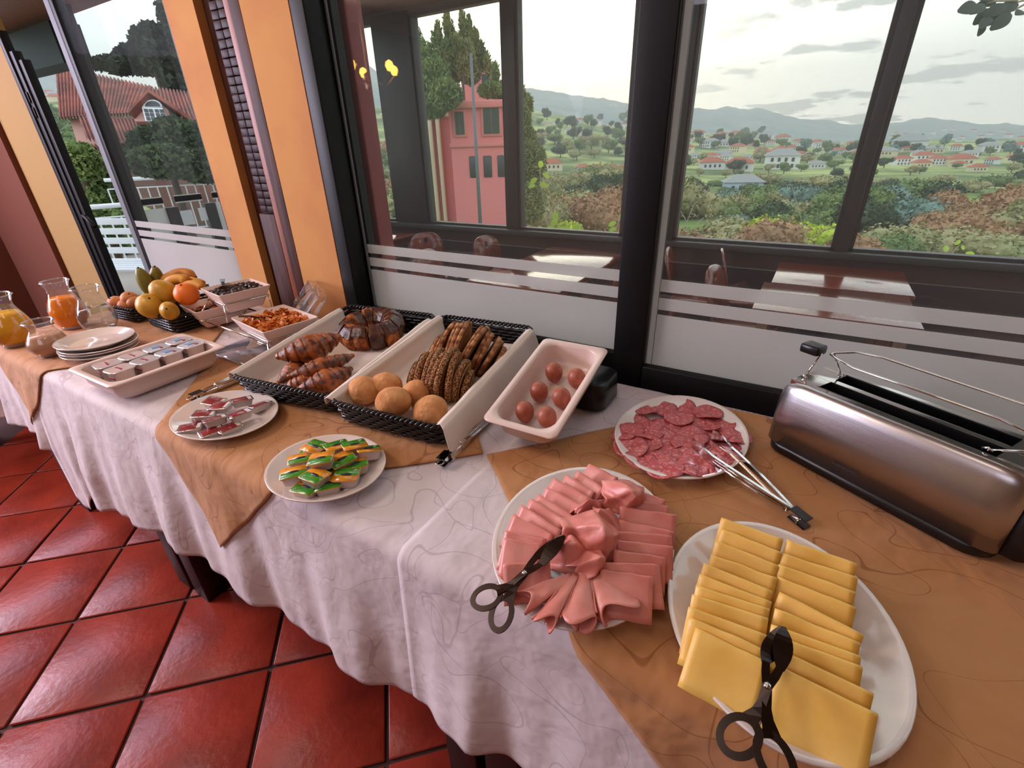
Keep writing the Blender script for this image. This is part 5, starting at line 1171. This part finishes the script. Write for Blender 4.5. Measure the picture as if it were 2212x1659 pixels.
# loaves
def slice_mesh(ry, rz, th, mt, seed, flat=.25):
    n = 28; g = MB(); rings = []
    def ol(k):
        q = 2*pi*k/n; y = ry*cos(q); z = rz*sin(q); z = max(z, -rz*(1-flat)); w = 1+.07*noise.noise((cos(q)*1.7+seed, sin(q)*1.7, seed))+.03*noise.noise((cos(q)*7, sin(q)*7, seed*.3)); return y*w, z*w+rz*(1-flat)
    out = [ol(k) for k in range(n)]
    for (x, s_) in ((-th/2, .93), (-th/2+.0015, 1.), (th/2-.0015, 1.), (th/2, .93)): rings.append([(x, y*s_, z*s_+(1-s_)*rz*.7) for y, z in out])
    g.loft(rings); return g, [(y*.93, z*.93+.07*rz*.7) for y, z in out]
def loaf(B, pa, pb, zl, prof, th, yaw, lean, mt, kind, fmt, grp, name='bread_slice'):
    a, b = inb(B, *pa, zl), inb(B, *pb, zl); n = len(prof); th = max(.009, (b-a).length/(n-1)*cos(lean)*1.06)
    for k, (ry, rz) in enumerate(prof):
        f = k/(n-1); ln = lean*(.8 if f < .5 else 1.15) if n > 10 else lean; t = thing(name, fmt % nth2(k, n), 'bread', group=grp)
        v_ = random.uniform(.93, 1.06); g, face = slice_mesh(ry*v_, rz*v_, th*.84, mt, k*1.9); obj('crust', g, M[mt], t)
        h = MB()
        for sx in (-1, 1): h.add([(sx*(th/2+.0002), y, z) for y, z in face], [tuple(range(len(face))) if sx > 0 else tuple(range(len(face)-1, -1, -1))])
        obj('crumb', h, M['crumb'], t)
        place(t, B, (a.x+(b.x-a.x)*f, a.y+(b.y-a.y)*f, .0145), (random.uniform(-.05, .05), ln+random.uniform(-.07, .07), atan2(b.y-a.y, b.x-a.x)+yaw+random.uniform(-.11, .11)))
def nth2(k, n): return 'leftmost' if k == 0 else 'rightmost' if k == n-1 else ORD[k]+' from the left'
loaf(B2, (936, 758), (1062, 778), .040, [(.050, .046), (.070, .058), (.080, .064), (.084, .066), (.085, .067), (.086, .067), (.086, .067), (.085, .066), (.083, .065), (.080, .062), (.075, .058), (.066, .052), (.052, .044)], .0125, .16, .46, 'crust', 'long', 'slice of the long rustic loaf, %s', 'slices of the long loaf')
loaf(B2, (895, 818), (1003, 838), .034, [(.040, .040), (.058, .054), (.067, .061), (.071, .065), (.072, .066), (.071, .065), (.066, .060), (.057, .052), (.043, .040)], .0132, .22, .24, 'seed', 'round', 'slice of the round seeded loaf, %s', 'slices of the seeded loaf')
# rolls
def roll(px, py, zl, r, s_, lab):
    bm = bmesh.new(); bmesh.ops.create_icosphere(bm, subdivisions=4, radius=1)
    for v in bm.verts:
        k = 1+.05*noise.noise(v.co*1.6+Vector((s_, 0, 0)))-.035*max(0, 1-abs(v.co.x*.8+v.co.y*.3-.1+.1*sin(v.co.y*4))/.12)*max(0, v.co.z); v.co = Vector((v.co.x*r*k, v.co.y*r*k*1.04, v.co.z*r*.86*k))
    o = obj('bread_roll', MB().bm(bm), M['roll']); l = inb(B2, px, py, zl); place(o, B2, (l.x, l.y, max(zl, .0155+r*.82)), (.3, .2, s_)); tag(o, lab, 'bread roll', 'rolls in the right basket')
roll(786, 843, .052, .0385, 1., 'round bread roll at the far left of the basket')
roll(836, 832, .048, .0385, 2., 'round bread roll partly hidden at the back')
roll(898, 848, .048, .0365, 4., 'round bread roll in front of the seeded loaf')
roll(850, 868, .062, .0415, 3., 'round bread roll in the middle front, standing highest')
roll(930, 890, .046, .0405, 5., 'round bread roll at the front right by the napkin')
# ============================================================ fruit baskets and fruit
f1, F1 = basket('fruit_basket', 'small black woven basket of peaches at the far left', .20, .26, .055, (-2.345, .90, ZG), (0, 0, radians(4)), 4, .005, 26)
f2, F2 = basket('fruit_basket', 'small black woven basket of mangoes, orange and bananas', .23, .29, .062, (-2.06, .93, ZG), (0, 0, radians(-2)), 4, .005, 28)
M['mango'] = mat('yellow_fruit', (206, 160, 46), .4, spec=.5, col2=(188, 140, 40), vs=20, sss=.1); M['greenf'] = mat('green_fruit', (132, 122, 48), .4, col2=(116, 112, 44), vs=14); M['orange'] = mat('orange_peel', (236, 122, 34), .42, bump=.4, bs=220, bd=.001); M['peach'] = mat('peach_skin', (204, 130, 70), .55, col2=(178, 100, 52), vs=12); M['banana'] = mat('banana_skin', (218, 156, 54), .5, col2=(190, 118, 40), vs=12); M['stem'] = mat('stem', (70, 48, 30), .8)
def fruit(name, px, py, dep, rx_, ry_, rz_, rot, mt, lab, cat, pear=0., grp=None):
    t = thing(name, lab, cat, P(px, py, dep), rot, grp); bm = bmesh.new(); bmesh.ops.create_uvsphere(bm, u_segments=24, v_segments=16, radius=1)
    for v in bm.verts: k = 1-pear*v.co.z*.5; d = .06*max(0, 1-hypot(v.co.x, v.co.y)/.3) if v.co.z > 0 else 0; v.co = Vector((v.co.x*rx_*k, v.co.y*ry_*k, v.co.z*rz_*(1-d)))
    obj('skin', MB().bm(bm), mt, t); obj('stem', MB().tube([(0, 0, rz_*.90), (.001, 0, rz_*1.03)], [.004, .003], 7), M['stem'], t); return t
fruit('green_mango', 315, 610, 1.90, .030, .026, .064, (.2, .05, .4), M['greenf'], 'long green fruit standing upright, left one', 'fruit', .2, 'green fruit in the basket')
fruit('green_mango', 340, 606, 1.94, .029, .026, .066, (.1, .38, .2), M['greenf'], 'long green fruit leaning right, beside the left one', 'fruit', .2, 'green fruit in the basket')
fruit('yellow_mango', 354, 631, 1.82, .046, .044, .052, (.5, -.5, 0), M['mango'], 'yellow fruit on top of the pile with its stem end showing', 'fruit', .15, 'yellow fruit in the basket')
fruit('yellow_mango', 325, 660, 1.79, .050, .045, .044, (.3, .6, .3), M['mango'], 'yellow fruit at the lower left of the pile', 'fruit', .1, 'yellow fruit in the basket')
fruit('yellow_mango', 365, 671, 1.75, .034, .030, .048, (.2, 1.15, -.3), M['mango'], 'pear shaped yellow fruit lying at the front of the pile', 'fruit', .5, 'yellow fruit in the basket')
fruit('orange', 403, 635, 1.80, .043, .043, .042, (.3, .2, 0), M['orange'], 'bright orange beside the bananas', 'orange')
PN = ['far left peach in the small basket', 'peach at the back of the small basket', 'peach at the front of the small basket', 'peach on the right of the small basket']
for k, (px, py) in enumerate([(250, 655), (280, 645), (273, 662), (293, 656)]):
    fruit('peach', px, py, 1.96, .032, .032, .028, (.5, .3*k, k), M['peach'], 'reddish '+PN[k], 'peach', 0, 'peaches in the small basket')
def banana(pts, dep, r, lab):
    Q = [P(x, y, dep+dd) for x, y, dd in pts]; c = Q[0].copy(); n = 18; pl = []; rr = []
    for i in range(n+1):
        f = i/n*(len(Q)-1); k = min(int(f), len(Q)-2); g = f-k
        q0, q1, q2, q3 = Q[max(k-1, 0)], Q[k], Q[k+1], Q[min(k+2, len(Q)-1)]
        pl.append(.5*((2*q1)+(q2-q0)*g+(2*q0-5*q1+4*q2-q3)*g*g+(3*q1-q0-3*q2+q3)*g**3)-c); s_ = i/n; rr.append(r*(min(1, (s_*5+.3))*min(1, (1-s_)*5+.22)))
    t = thing('banana', lab, 'banana', c, (0, 0, 0), 'bananas in the fruit basket'); obj('skin', MB().tube(pl, rr, 7), M['banana'], t); obj('tip', MB().tube([pl[-1], pl[-1]+(pl[-1]-pl[-2])*.7], [r*.24, r*.15], 6), M['stem'], t)
banana([(352, 612, 0), (368, 598, .01), (395, 589, .02), (423, 598, .02)], 1.93, .021, 'banana curving over the top of the bunch')
banana([(358, 620, 0), (372, 606, 0), (393, 602, .0), (408, 610, 0)], 1.88, .020, 'banana second from the top of the bunch')
banana([(392, 612, 0), (410, 607, 0), (430, 611, 0), (441, 618, 0)], 1.91, .018, 'banana at the right end of the bunch')
banana([(394, 622, 0), (412, 614, 0), (430, 616, 0), (440, 624, 0)], 1.87, .016, 'lowest banana at the right of the bunch')
# ============================================================ jugs
def jug(lab, loc, H, R, fill, liq, rz=0., lname='juice'):
    t = thing('glass_jug', lab, 'jug', loc, (0, 0, rz)); s = H
    pr = [(.62*R, .0), (.66*R, .004), (.90*R, .16*s), (R, .30*s), (.97*R, .42*s), (.82*R, .58*s), (.64*R, .72*s), (.575*R, .80*s), (.585*R, .86*s), (.66*R, .93*s), (.74*R, s)]
    def ri(z):
        for (r0, z0_), (r1, z1_) in zip(pr, pr[1:]):
            if z <= z1_: return r0+(r1-r0)*(z-z0_)/(z1_-z0_)
        return pr[-1][0]
    sp = lambda a, f: 1+.16*f*max(0, cos(a))**6
    g = MB(); n = 40; rings = []
    zz = [s*k/26 for k in range(27)]
    for z in zz: f = max(0, (z/s-.82)/.18); rings.append([(ri(z)*cos(a)*sp(a, f), ri(z)*sin(a)*sp(a, f), z) for a in [2*pi*k/n for k in range(n)]])
    g.loft(rings, cap0=True); g2 = MB().lathe([(0, .003), (.62*R, .003), (.64*R, .010), (0, .013)], n)
    obj('glass_body', g, M['jug_glass'], t); obj('thick_base', g2, M['rim_glass'], t)
    obj('rim', MB().tube([(.74*R*cos(a)*sp(a, 1), .74*R*sin(a)*sp(a, 1), s) for a in [2*pi*k/n for k in range(n)]], .0026, 8, True), M['rim_glass'], t)
    zf = fill*s; lr = [(0, .0135)]+[(ri(z)-.0022, z) for z in [.0135+(zf-.0135)*k/14 for k in range(15)]]+[(0, zf)]
    obj(lname, MB().lathe(lr, n), liq, t); return t
jug('glass jug of yellow juice at the left edge of the table', (-2.395, .455, ZG), .182, .066, .66, M['juice_y'], 2.6)
jug('small glass jug of milky cocoa in front of the yellow juice', (-2.155, .478, ZG), .118, .057, .62, M['milk'], 3.0, 'cocoa')
jug('glass jug of orange juice behind the small jug', (-2.435, .640, ZG), .185, .060, .66, M['juice_o'], 2.6)
jug('glass jug of water beside the orange juice', (-2.270, .672, ZG), .172, .062, .55, M['water'], 2.8, 'water')
# ============================================================ cereal stand: wire frame with three square bowls
def bowl(lab, c, w, l, h, rz):
    t = thing('square_bowl', lab, 'bowl', c, (0, 0, radians(rz)))
    R = [rrect(w*.66, l*.66, .012, 0), rrect(w*.69, l*.69, .012, .003), rrect(w, l, .010, h-.002), rrect(w, l, .010, h), rrect(w-.008, l-.008, .008, h), rrect(w*.68, l*.68, .010, .008), rrect(w*.60, l*.60, .010, .006)]
    obj('shell', MB().loft(R, cap0=True, cap1=True), M['melamine'], t); return t
def bl_at(ptl, ptf, ptr, zr): return [onz(*q, zr) for q in (ptl, ptf, ptr)]
HB = .075
zc = .85; zt_b = .915; zl_b = .845
a, f_, r_ = bl_at((505, 689), (578, 722), (680, 682), zc); cc = (a+r_)/2
wC = (f_-a).length; lC = (r_-f_).length; angC = math.degrees(atan2((f_-a).y, (f_-a).x))
bC = bowl('white square bowl of corn flakes in front on the wire stand', (cc.x, cc.y, zc-HB), wC, lC, HB, angC)
a2, f2_, r2_ = bl_at((422, 626), (485, 638), (593, 612), zt_b); c2 = (a2+r2_)/2; wT = (f2_-a2).length; lT = (r2_-f2_).length
bT = bowl('white square bowl of dark prunes on top of the wire stand', (c2.x, c2.y, zt_b-HB), wT, lT, HB, angC)
a3 = onz(379, 662, zl_b); f3 = onz(438, 675, zl_b); w3 = (f3-a3).length; e1 = (f3-a3).normalized(); e2 = Vector((-e1.y, e1.x, 0)); c3 = (a3+f3)/2+e2*lC*.5
bL = bowl('white square bowl of dried fruit at the left on the wire stand', (c3.x, c3.y, zl_b-HB), w3, lC, HB, angC)
def heap(bowl_o, w, l, zt, mk, n, name, mt, lab, amp=.012):
    g = MB(); rd = random.Random(n)
    g.grid(lambda u, v: ((u-.5)*w, (v-.5)*l, zt-.012+amp*.7*noise.noise((u*4, v*4, 1))), 14, 14)
    for k in range(n):
        x, y = rd.uniform(-.48, .48)*w, rd.uniform(-.48, .48)*l; mk(g, rd, x, y, zt-.008+amp*.7*noise.noise((x/w*4+2, y/l*4+2, 1))+rd.uniform(0, .006))
    o = obj(name, g, mt); o['kind'] = 'stuff'; o.location = bowl_o.location; o.rotation_euler = bowl_o.rotation_euler; return tag(o, lab, 'food')
def flake(g, rd, x, y, z):
    Mx = Matrix.Translation((x, y, z)) @ Euler((rd.uniform(-.8, .8), rd.uniform(-.8, .8), rd.uniform(0, 6))).to_matrix().to_4x4(); s_ = rd.uniform(.008, .014)
    g.grid(lambda u, v: ((u-.5)*2*s_, (v-.5)*1.4*s_, .6*s_*((u-.5)**2*2+sin(v*4)*.3)), 3, 3, Mx)
def prune(g, rd, x, y, z):
    bm = bmesh.new(); bmesh.ops.create_icosphere(bm, subdivisions=1, radius=1)
    for v in bm.verts: v.co = Vector((v.co.x*.013, v.co.y*.009, v.co.z*.008))*(1+.2*noise.noise(v.co*3+Vector((x*90, y*90, 0))))
    g.bm(bm, Matrix.Translation((x, y, z)) @ Euler((rd.uniform(-.5, .5), rd.uniform(-.5, .5), rd.uniform(0, 6))).to_matrix().to_4x4())
heap(bC, wC*.84, lC*.84, .068, flake, 260, 'corn_flakes', M['flake'], 'golden corn flakes heaped in the front bowl')
heap(bT, wT*.84, lT*.84, .068, prune, 190, 'prunes', M['prune'], 'dark glossy prunes heaped in the top bowl')
heap(bL, w3*.8, lC*.8, .055, prune, 120, 'dried_apricots', M['dried'], 'brown dried fruit in the left bowl')
st = thing('wire_stand', 'chrome wire stand carrying the three square bowls', 'stand', (cc.x, cc.y, ZG), (0, 0, radians(angC)))
Si = (Matrix.Translation(st.location) @ st.rotation_euler.to_matrix().to_4x4()).inverted()
def ring_at(b_, w, l, zrel):
    c_ = Si @ Vector((b_.location.x, b_.location.y, b_.location.z+zrel)); k = .69+.31*zrel/HB; return [(c_.x+x, c_.y+y, c_.z) for x, y, z in rrect(w*k+.008, l*k+.008, .014, 0, 3)]
rC, rT, rL = ring_at(bC, wC, lC, .036), ring_at(bT, wT, lT, .036), ring_at(bL, w3, lC, .036)
for rr_ in (rC, rT, rL): obj('bowl_ring', MB().tube(rr_, .0034, 8, True), M['chrome'], st)
def lo(rr_, sx, sy): 
    m_ = max(rr_, key=lambda p: sx*p[0]+sy*p[1]); return Vector(m_)
zb_ = 0.
obj('front_rail', MB().tube([lo(rL, -1, -1)+Vector((0, -.004, -.004)), lo(rC, 1, -1)+Vector((0, -.004, -.004))], .0036, 8), M['chrome'], st)
obj('rear_rail', MB().tube([lo(rL, -1, 1)+Vector((0, .004, -.004)), lo(rC, 1, 1)+Vector((0, .004, -.004))], .0036, 8), M['chrome'], st)
for (rr_, sx, sy) in ((rC, 1, -1), (rC, 1, 1), (rL, -1, -1), (rL, -1, 1)):
    q = lo(rr_, sx*.6, sy); obj('leg', MB().tube([q, Vector((q.x+.012*sx, q.y+.01*sy, .006)), Vector((q.x+.022*sx, q.y+.01*sy, .0035))], .0034, 8), M['chrome'], st)
for (sx, sy, src) in ((-1, -1, rL), (1, -1, rC), (-1, 1, rL), (1, 1, rC)):
    q = lo(rT, sx, sy); yb_ = lo(src, 0, sy).y; xx = min(max(q.x, lo(rL, -1, 0).x), lo(rC, 1, 0).x); zlow = lo(src, 0, sy).z
    obj('strut', MB().tube([q, Vector((xx, yb_, zlow))], .0030, 8), M['chrome'], st)
def spoon(b_, x, y, z, rz, tilt, lab, mt='steel_dark', L=.15):
    t = thing('serving_spoon', lab, 'spoon'); place(t, Matrix.Translation(b_.location) @ b_.rotation_euler.to_matrix().to_4x4(), (x, y, z), (0, -tilt, radians(rz)))
    strip([(0, 0, 0), (L*.5, 0, .004), (L, 0, 0)], [.005, .006, .009], .0014, M[mt], 'handle', t)
    obj('scoop', MB().lathe([(0, -.010), (.012, -.008), (.020, -.002), (.023, .004), (.021, .004), (.011, -.006), (0, -.008)], 18, Matrix.Translation((-.02, 0, 0))), M[mt], t)
spoon(bC, -.02, -.03, .074, 235, .25, 'short metal scoop stuck in the corn flakes', L=.075)
spoon(bT, -.03, -.03, .076, 160, .18, 'short metal scoop stuck in the prunes', L=.075)
spoon(bL, .0, .0, .062, 165, .22, 'thin spoon with a long handle in the dried fruit', 'steel_dark', .20)
def lid(lab, loc, rot, w, l):
    t = thing('clear_lid', lab, 'lid', loc, rot, 'clear lids of the bowls')
    obj('cover', MB().loft([rrect(w, l, .02, 0), rrect(w-.004, l-.004, .02, .002), rrect(w*.93, l*.93, .02, .024), rrect(w*.86, l*.86, .02, .026)], cap1=True), M['acrylic'], t)
    obj('edge', MB().tube(rrect(w, l, .02, .001, 4), .003, 6, True), M['rim_glass'], t); obj('inner_edge', MB().tube(rrect(w*.88, l*.88, .02, .026, 4), .002, 6, True), M['rim_glass'], t)
    obj('knob', MB().lathe([(.014, .026), (.010, .034), (.016, .042), (.012, .047), (0, .048)], 16), M['rim_glass'], t); return t
lp_ = onz(650, 668, .86)
lid('clear acrylic lid standing open behind the corn flakes', (lp_.x-.055, lp_.y+.07, .815), (radians(48), 0, radians(angC-26)), .20, .20)
lid('clear acrylic lid standing open behind the prune bowl', (lp_.x-.12, lp_.y+.11, .825), (radians(52), 0, radians(angC-24)), .20, .18)
q = onz(540, 765, ZG)
fl = thing('clear_lid', 'flat clear acrylic lid lying on the cloth under the wire stand', 'lid', (q.x-.015, q.y+.02, ZG), (0, 0, radians(angC+6)), 'clear lids of the bowls')
obj('cover', MB().loft([rrect(.25, .17, .015, 0), rrect(.25, .17, .015, .003)], cap0=True, cap1=True), M['acrylic'], fl); obj('edge', MB().tube(rrect(.25, .17, .015, .003, 4), .0025, 6, True), M['rim_glass'], fl)
# ============================================================ toaster
M['black_matt'] = mat('black_matt', (8, 8, 8), .9, spec=.1)
TW, TD, TH = .392, .168, .160
to = thing('toaster', 'long brushed steel toaster with wire warming rack by the window', 'toaster', (.2235, .992, ZG), (0, 0, radians(-31)))
def tring(x, k):           # cross-section in y,z
    pts = []; d = TD/2*k; h = TH
    base = [(-d, .022), (-d*.955, h*.6), (-d*.905, h-.022), (-d*.85, h-.007), (-d*.76, h-.0005), (-d*.72, h), (d*.72, h), (d*.76, h-.0005), (d*.85, h-.007), (d*.905, h-.022), (d*.955, h*.6), (d, .022)]
    return [(x, y, z) for y, z in base]
body = MB(); W2 = TW/2
def tsec(x, ky, kz): return [(x, y*ky, .022+(z-.022)*kz) for _, y, z in tring(0, 1)]
secs = [tsec(-W2, .80, .78), tsec(-W2+.004, .87, .86), tsec(-W2+.012, .94, .93), tsec(-W2+.026, .985, .975), tsec(-W2+.045, 1, 1), tsec(W2-.045, 1, 1), tsec(W2-.026, .985, .985), tsec(W2-.012, .95, .95), tsec(W2-.004, .89, .9), tsec(W2, .83, .84)]
# body shell without the middle of the top (the slots are sunk there)
rings = [s_[6:]+s_[:6] for s_ in secs]
body.loft([[p for p in r] for r in rings], closed_ring=False, cap0=False); body.add(secs[0], [tuple(range(11, -1, -1))], False); body.add(secs[-1], [tuple(range(12))], False)
obj('steel_body', body, M['steel'], to)
obj('black_base', MB().loft([rrect(TW-.02, TD-.012, .03, 0), rrect(TW-.006, TD+.004, .04, .004), rrect(TW-.002, TD+.006, .042, .020), rrect(TW-.012, TD-.004, .04, .024)], cap0=True, cap1=True), M['black_plastic'], to)
top = MB(); yt = TD/2*.72; xe = W2-.05
top.box(-W2+.018, W2-.014, -yt-.001, -yt+.012, TH-.010, TH+.001).box(-W2+.018, W2-.014, yt-.012, yt+.001, TH-.010, TH+.001).box(-W2+.018, W2-.014, -.007, .007, TH-.006, TH+.001).box(-W2+.014, -xe+.012, -yt, yt, TH-.010, TH+.0005).box(xe-.006, W2-.012, -yt, yt, TH-.010, TH+.0005)
obj('top_plate', top, M['chrome_top'] if 'chrome_top' in M else M['chrome'], to)
wl = MB().box(-xe+.011, xe-.005, -yt+.011, yt-.011, .05, .06)
for ya, yb in ((-yt+.0112, -yt+.0135), (-.0085, -.007), (.007, .0085), (yt-.0135, yt-.0112)): wl.box(-xe+.011, xe-.005, ya, yb, .06, TH-.001)
wl.box(-xe+.0105, -xe+.0125, -yt+.011, yt-.011, .06, TH-.001).box(xe-.0075, xe-.0055, -yt+.011, yt-.011, .06, TH-.001)
obj('slot_well', wl, M['black_matt'], to)
obj('slot_rim', MB().box(-xe+.010, xe-.006, -yt+.0105, -yt+.0135, TH-.04, TH+.0012).box(-xe+.010, xe-.006, yt-.0135, yt-.0105, TH-.04, TH+.0012), M['black_plastic'], to)
gwire = MB()
for y in (-yt+.020, -yt+.029, .016, .025): gwire.tube([(-xe+.015, y, TH-.008), (xe-.01, y, TH-.008)], .0009, 5)
for k in range(16): x = -xe+.02+(2*xe-.04)*k/15; gwire.tube([(x, -yt+.018, TH-.02), (x, -yt+.018, TH-.004)], .0008, 4); gwire.tube([(x, .012, TH-.02), (x, .012, TH-.004)], .0008, 4)
obj('grille', gwire, M['chrome'], to)
# end cap with lever and dial
obj('end_cap', MB().loft([[(W2-.006, y*.80, .022+(z-.022)*.82) for _, y, z in tring(0, 1)], [(W2+.020, y*.78, .022+(z-.022)*.80) for _, y, z in tring(0, 1)], [(W2+.030, y*.70, .024+(z-.022)*.74) for _, y, z in tring(0, 1)]], cap0=True, cap1=True), M['black_plastic'], to)
obj('end_cap_trim', MB().box(W2+.028, W2+.032, -.034, .034, .092, .118, .002), M['steel_dark'], to)
obj('dial', MB().lathe([(.0, .0), (.020, .0), (.018, .024), (.0, .026)], 24, Matrix.Translation((W2+.028, -.024, .048)) @ Euler((0, pi/2, 0)).to_matrix().to_4x4()), M['black_plastic'], to)
obj('lever', MB().box(W2+.026, W2+.058, .010, .040, .070, .086, .004), M['black_plastic'], to)
# wire rack standing on the top
rk = MB(); zr = TH+.052; x0, x1 = -W2+.035, W2-.015
loopp = [(x0+.010, -.004, zr+.002), (x0+.03, -.020, zr+.004), (x0+.07, -.036, zr+.004), (x1-.06, -.036, zr+.004), (x1-.02, -.026, zr-.008), (x1+.004, -.008, zr-.030), (x1+.004, .008, zr-.030), (x1-.004, .030, zr-.006), (x1-.03, .042, zr+.006), (x0+.08, .042, zr+.010), (x0+.04, .028, zr+.010), (x0+.012, .006, zr+.003)]
rk.tube(loopp, .0021, 8, True)
obj('warming_rack', rk, M['chrome'], to)
for (pa, pb) in (((x0-.012, -.034, TH+.002), (x0-.006, -.004, zr-.002)), ((x0+.020, .040, TH+.002), (x0+.012, .004, zr+.002)), ((x1-.055, -.040, TH+.003), (x1+.003, -.006, zr-.030)), ((x1-.025, .040, TH+.003), (x1+.003, .006, zr-.030))):
    obj('rack_support', MB().tube([pa, pb], .0018, 7), M['chrome'], to); obj('rack_clip', MB().tube([(pa[0]-.006, pa[1], pa[2]), (pa[0], pa[1], pa[2]+.004), (pa[0]+.006, pa[1], pa[2])], .0022, 7), M['chrome'], to)
obj('rack_handle', MB().box(x0-.045, x0-.006, -.020, .014, zr-.008, zr+.012, .005), M['black_plastic'], to)
# maker's lettering pressed on the front
cu = bpy.data.curves.new('lettering', 'FONT'); cu.body = 'KENWOOD'; cu.size = .0075; cu.extrude = .0001; cu.align_x = 'CENTER'; cu.space_character = 1.15
lt = bpy.data.objects.new('lettering', cu); COL.objects.link(lt); bpy.context.view_layer.update()
me = bpy.data.meshes.new_from_object(lt); bpy.data.objects.remove(lt); me.materials.append(M['ink'])
lo_ = obj('lettering', me, None, to, 'small dark lettering'); lo_.location = (-.03, -TD/2-.0004+.0006, .040); lo_.rotation_euler = (radians(89), 0, 0)
# ============================================================ chandelier behind the camera (seen as reflections in the panes)
M['bulb'] = mat('bulb', (255, 200, 90), .5, emit=(255, 196, 80), es=30)
M['brass'] = mat('brass', (160, 120, 60), .3, 1.)
cl_ = thing('chandelier', 'brass chandelier with warm bulbs hanging in the dining room', 'lamp', (-3.6, -1.0, 1.9))
obj('stem', MB().tube([(0, 0, .0), (0, 0, .8)], .012, 8), M['brass'], cl_); obj('hub', MB().lathe([(0, -.05), (.05, -.02), (.04, .04), (.012, .06)], 20), M['brass'], cl_)
for k in range(5):
    a = 2*pi*k/5; obj('arm', MB().tube([(.03*cos(a), .03*sin(a), 0), (.16*cos(a), .16*sin(a), -.05), (.26*cos(a), .26*sin(a), .04)], .008, 7), M['brass'], cl_)
    obj('bulb', MB().lathe([(0, .04), (.02, .045), (.034, .08), (.026, .11), (0, .125)], 16, Matrix.Translation((.26*cos(a), .26*sin(a), 0))), M['bulb'], cl_)
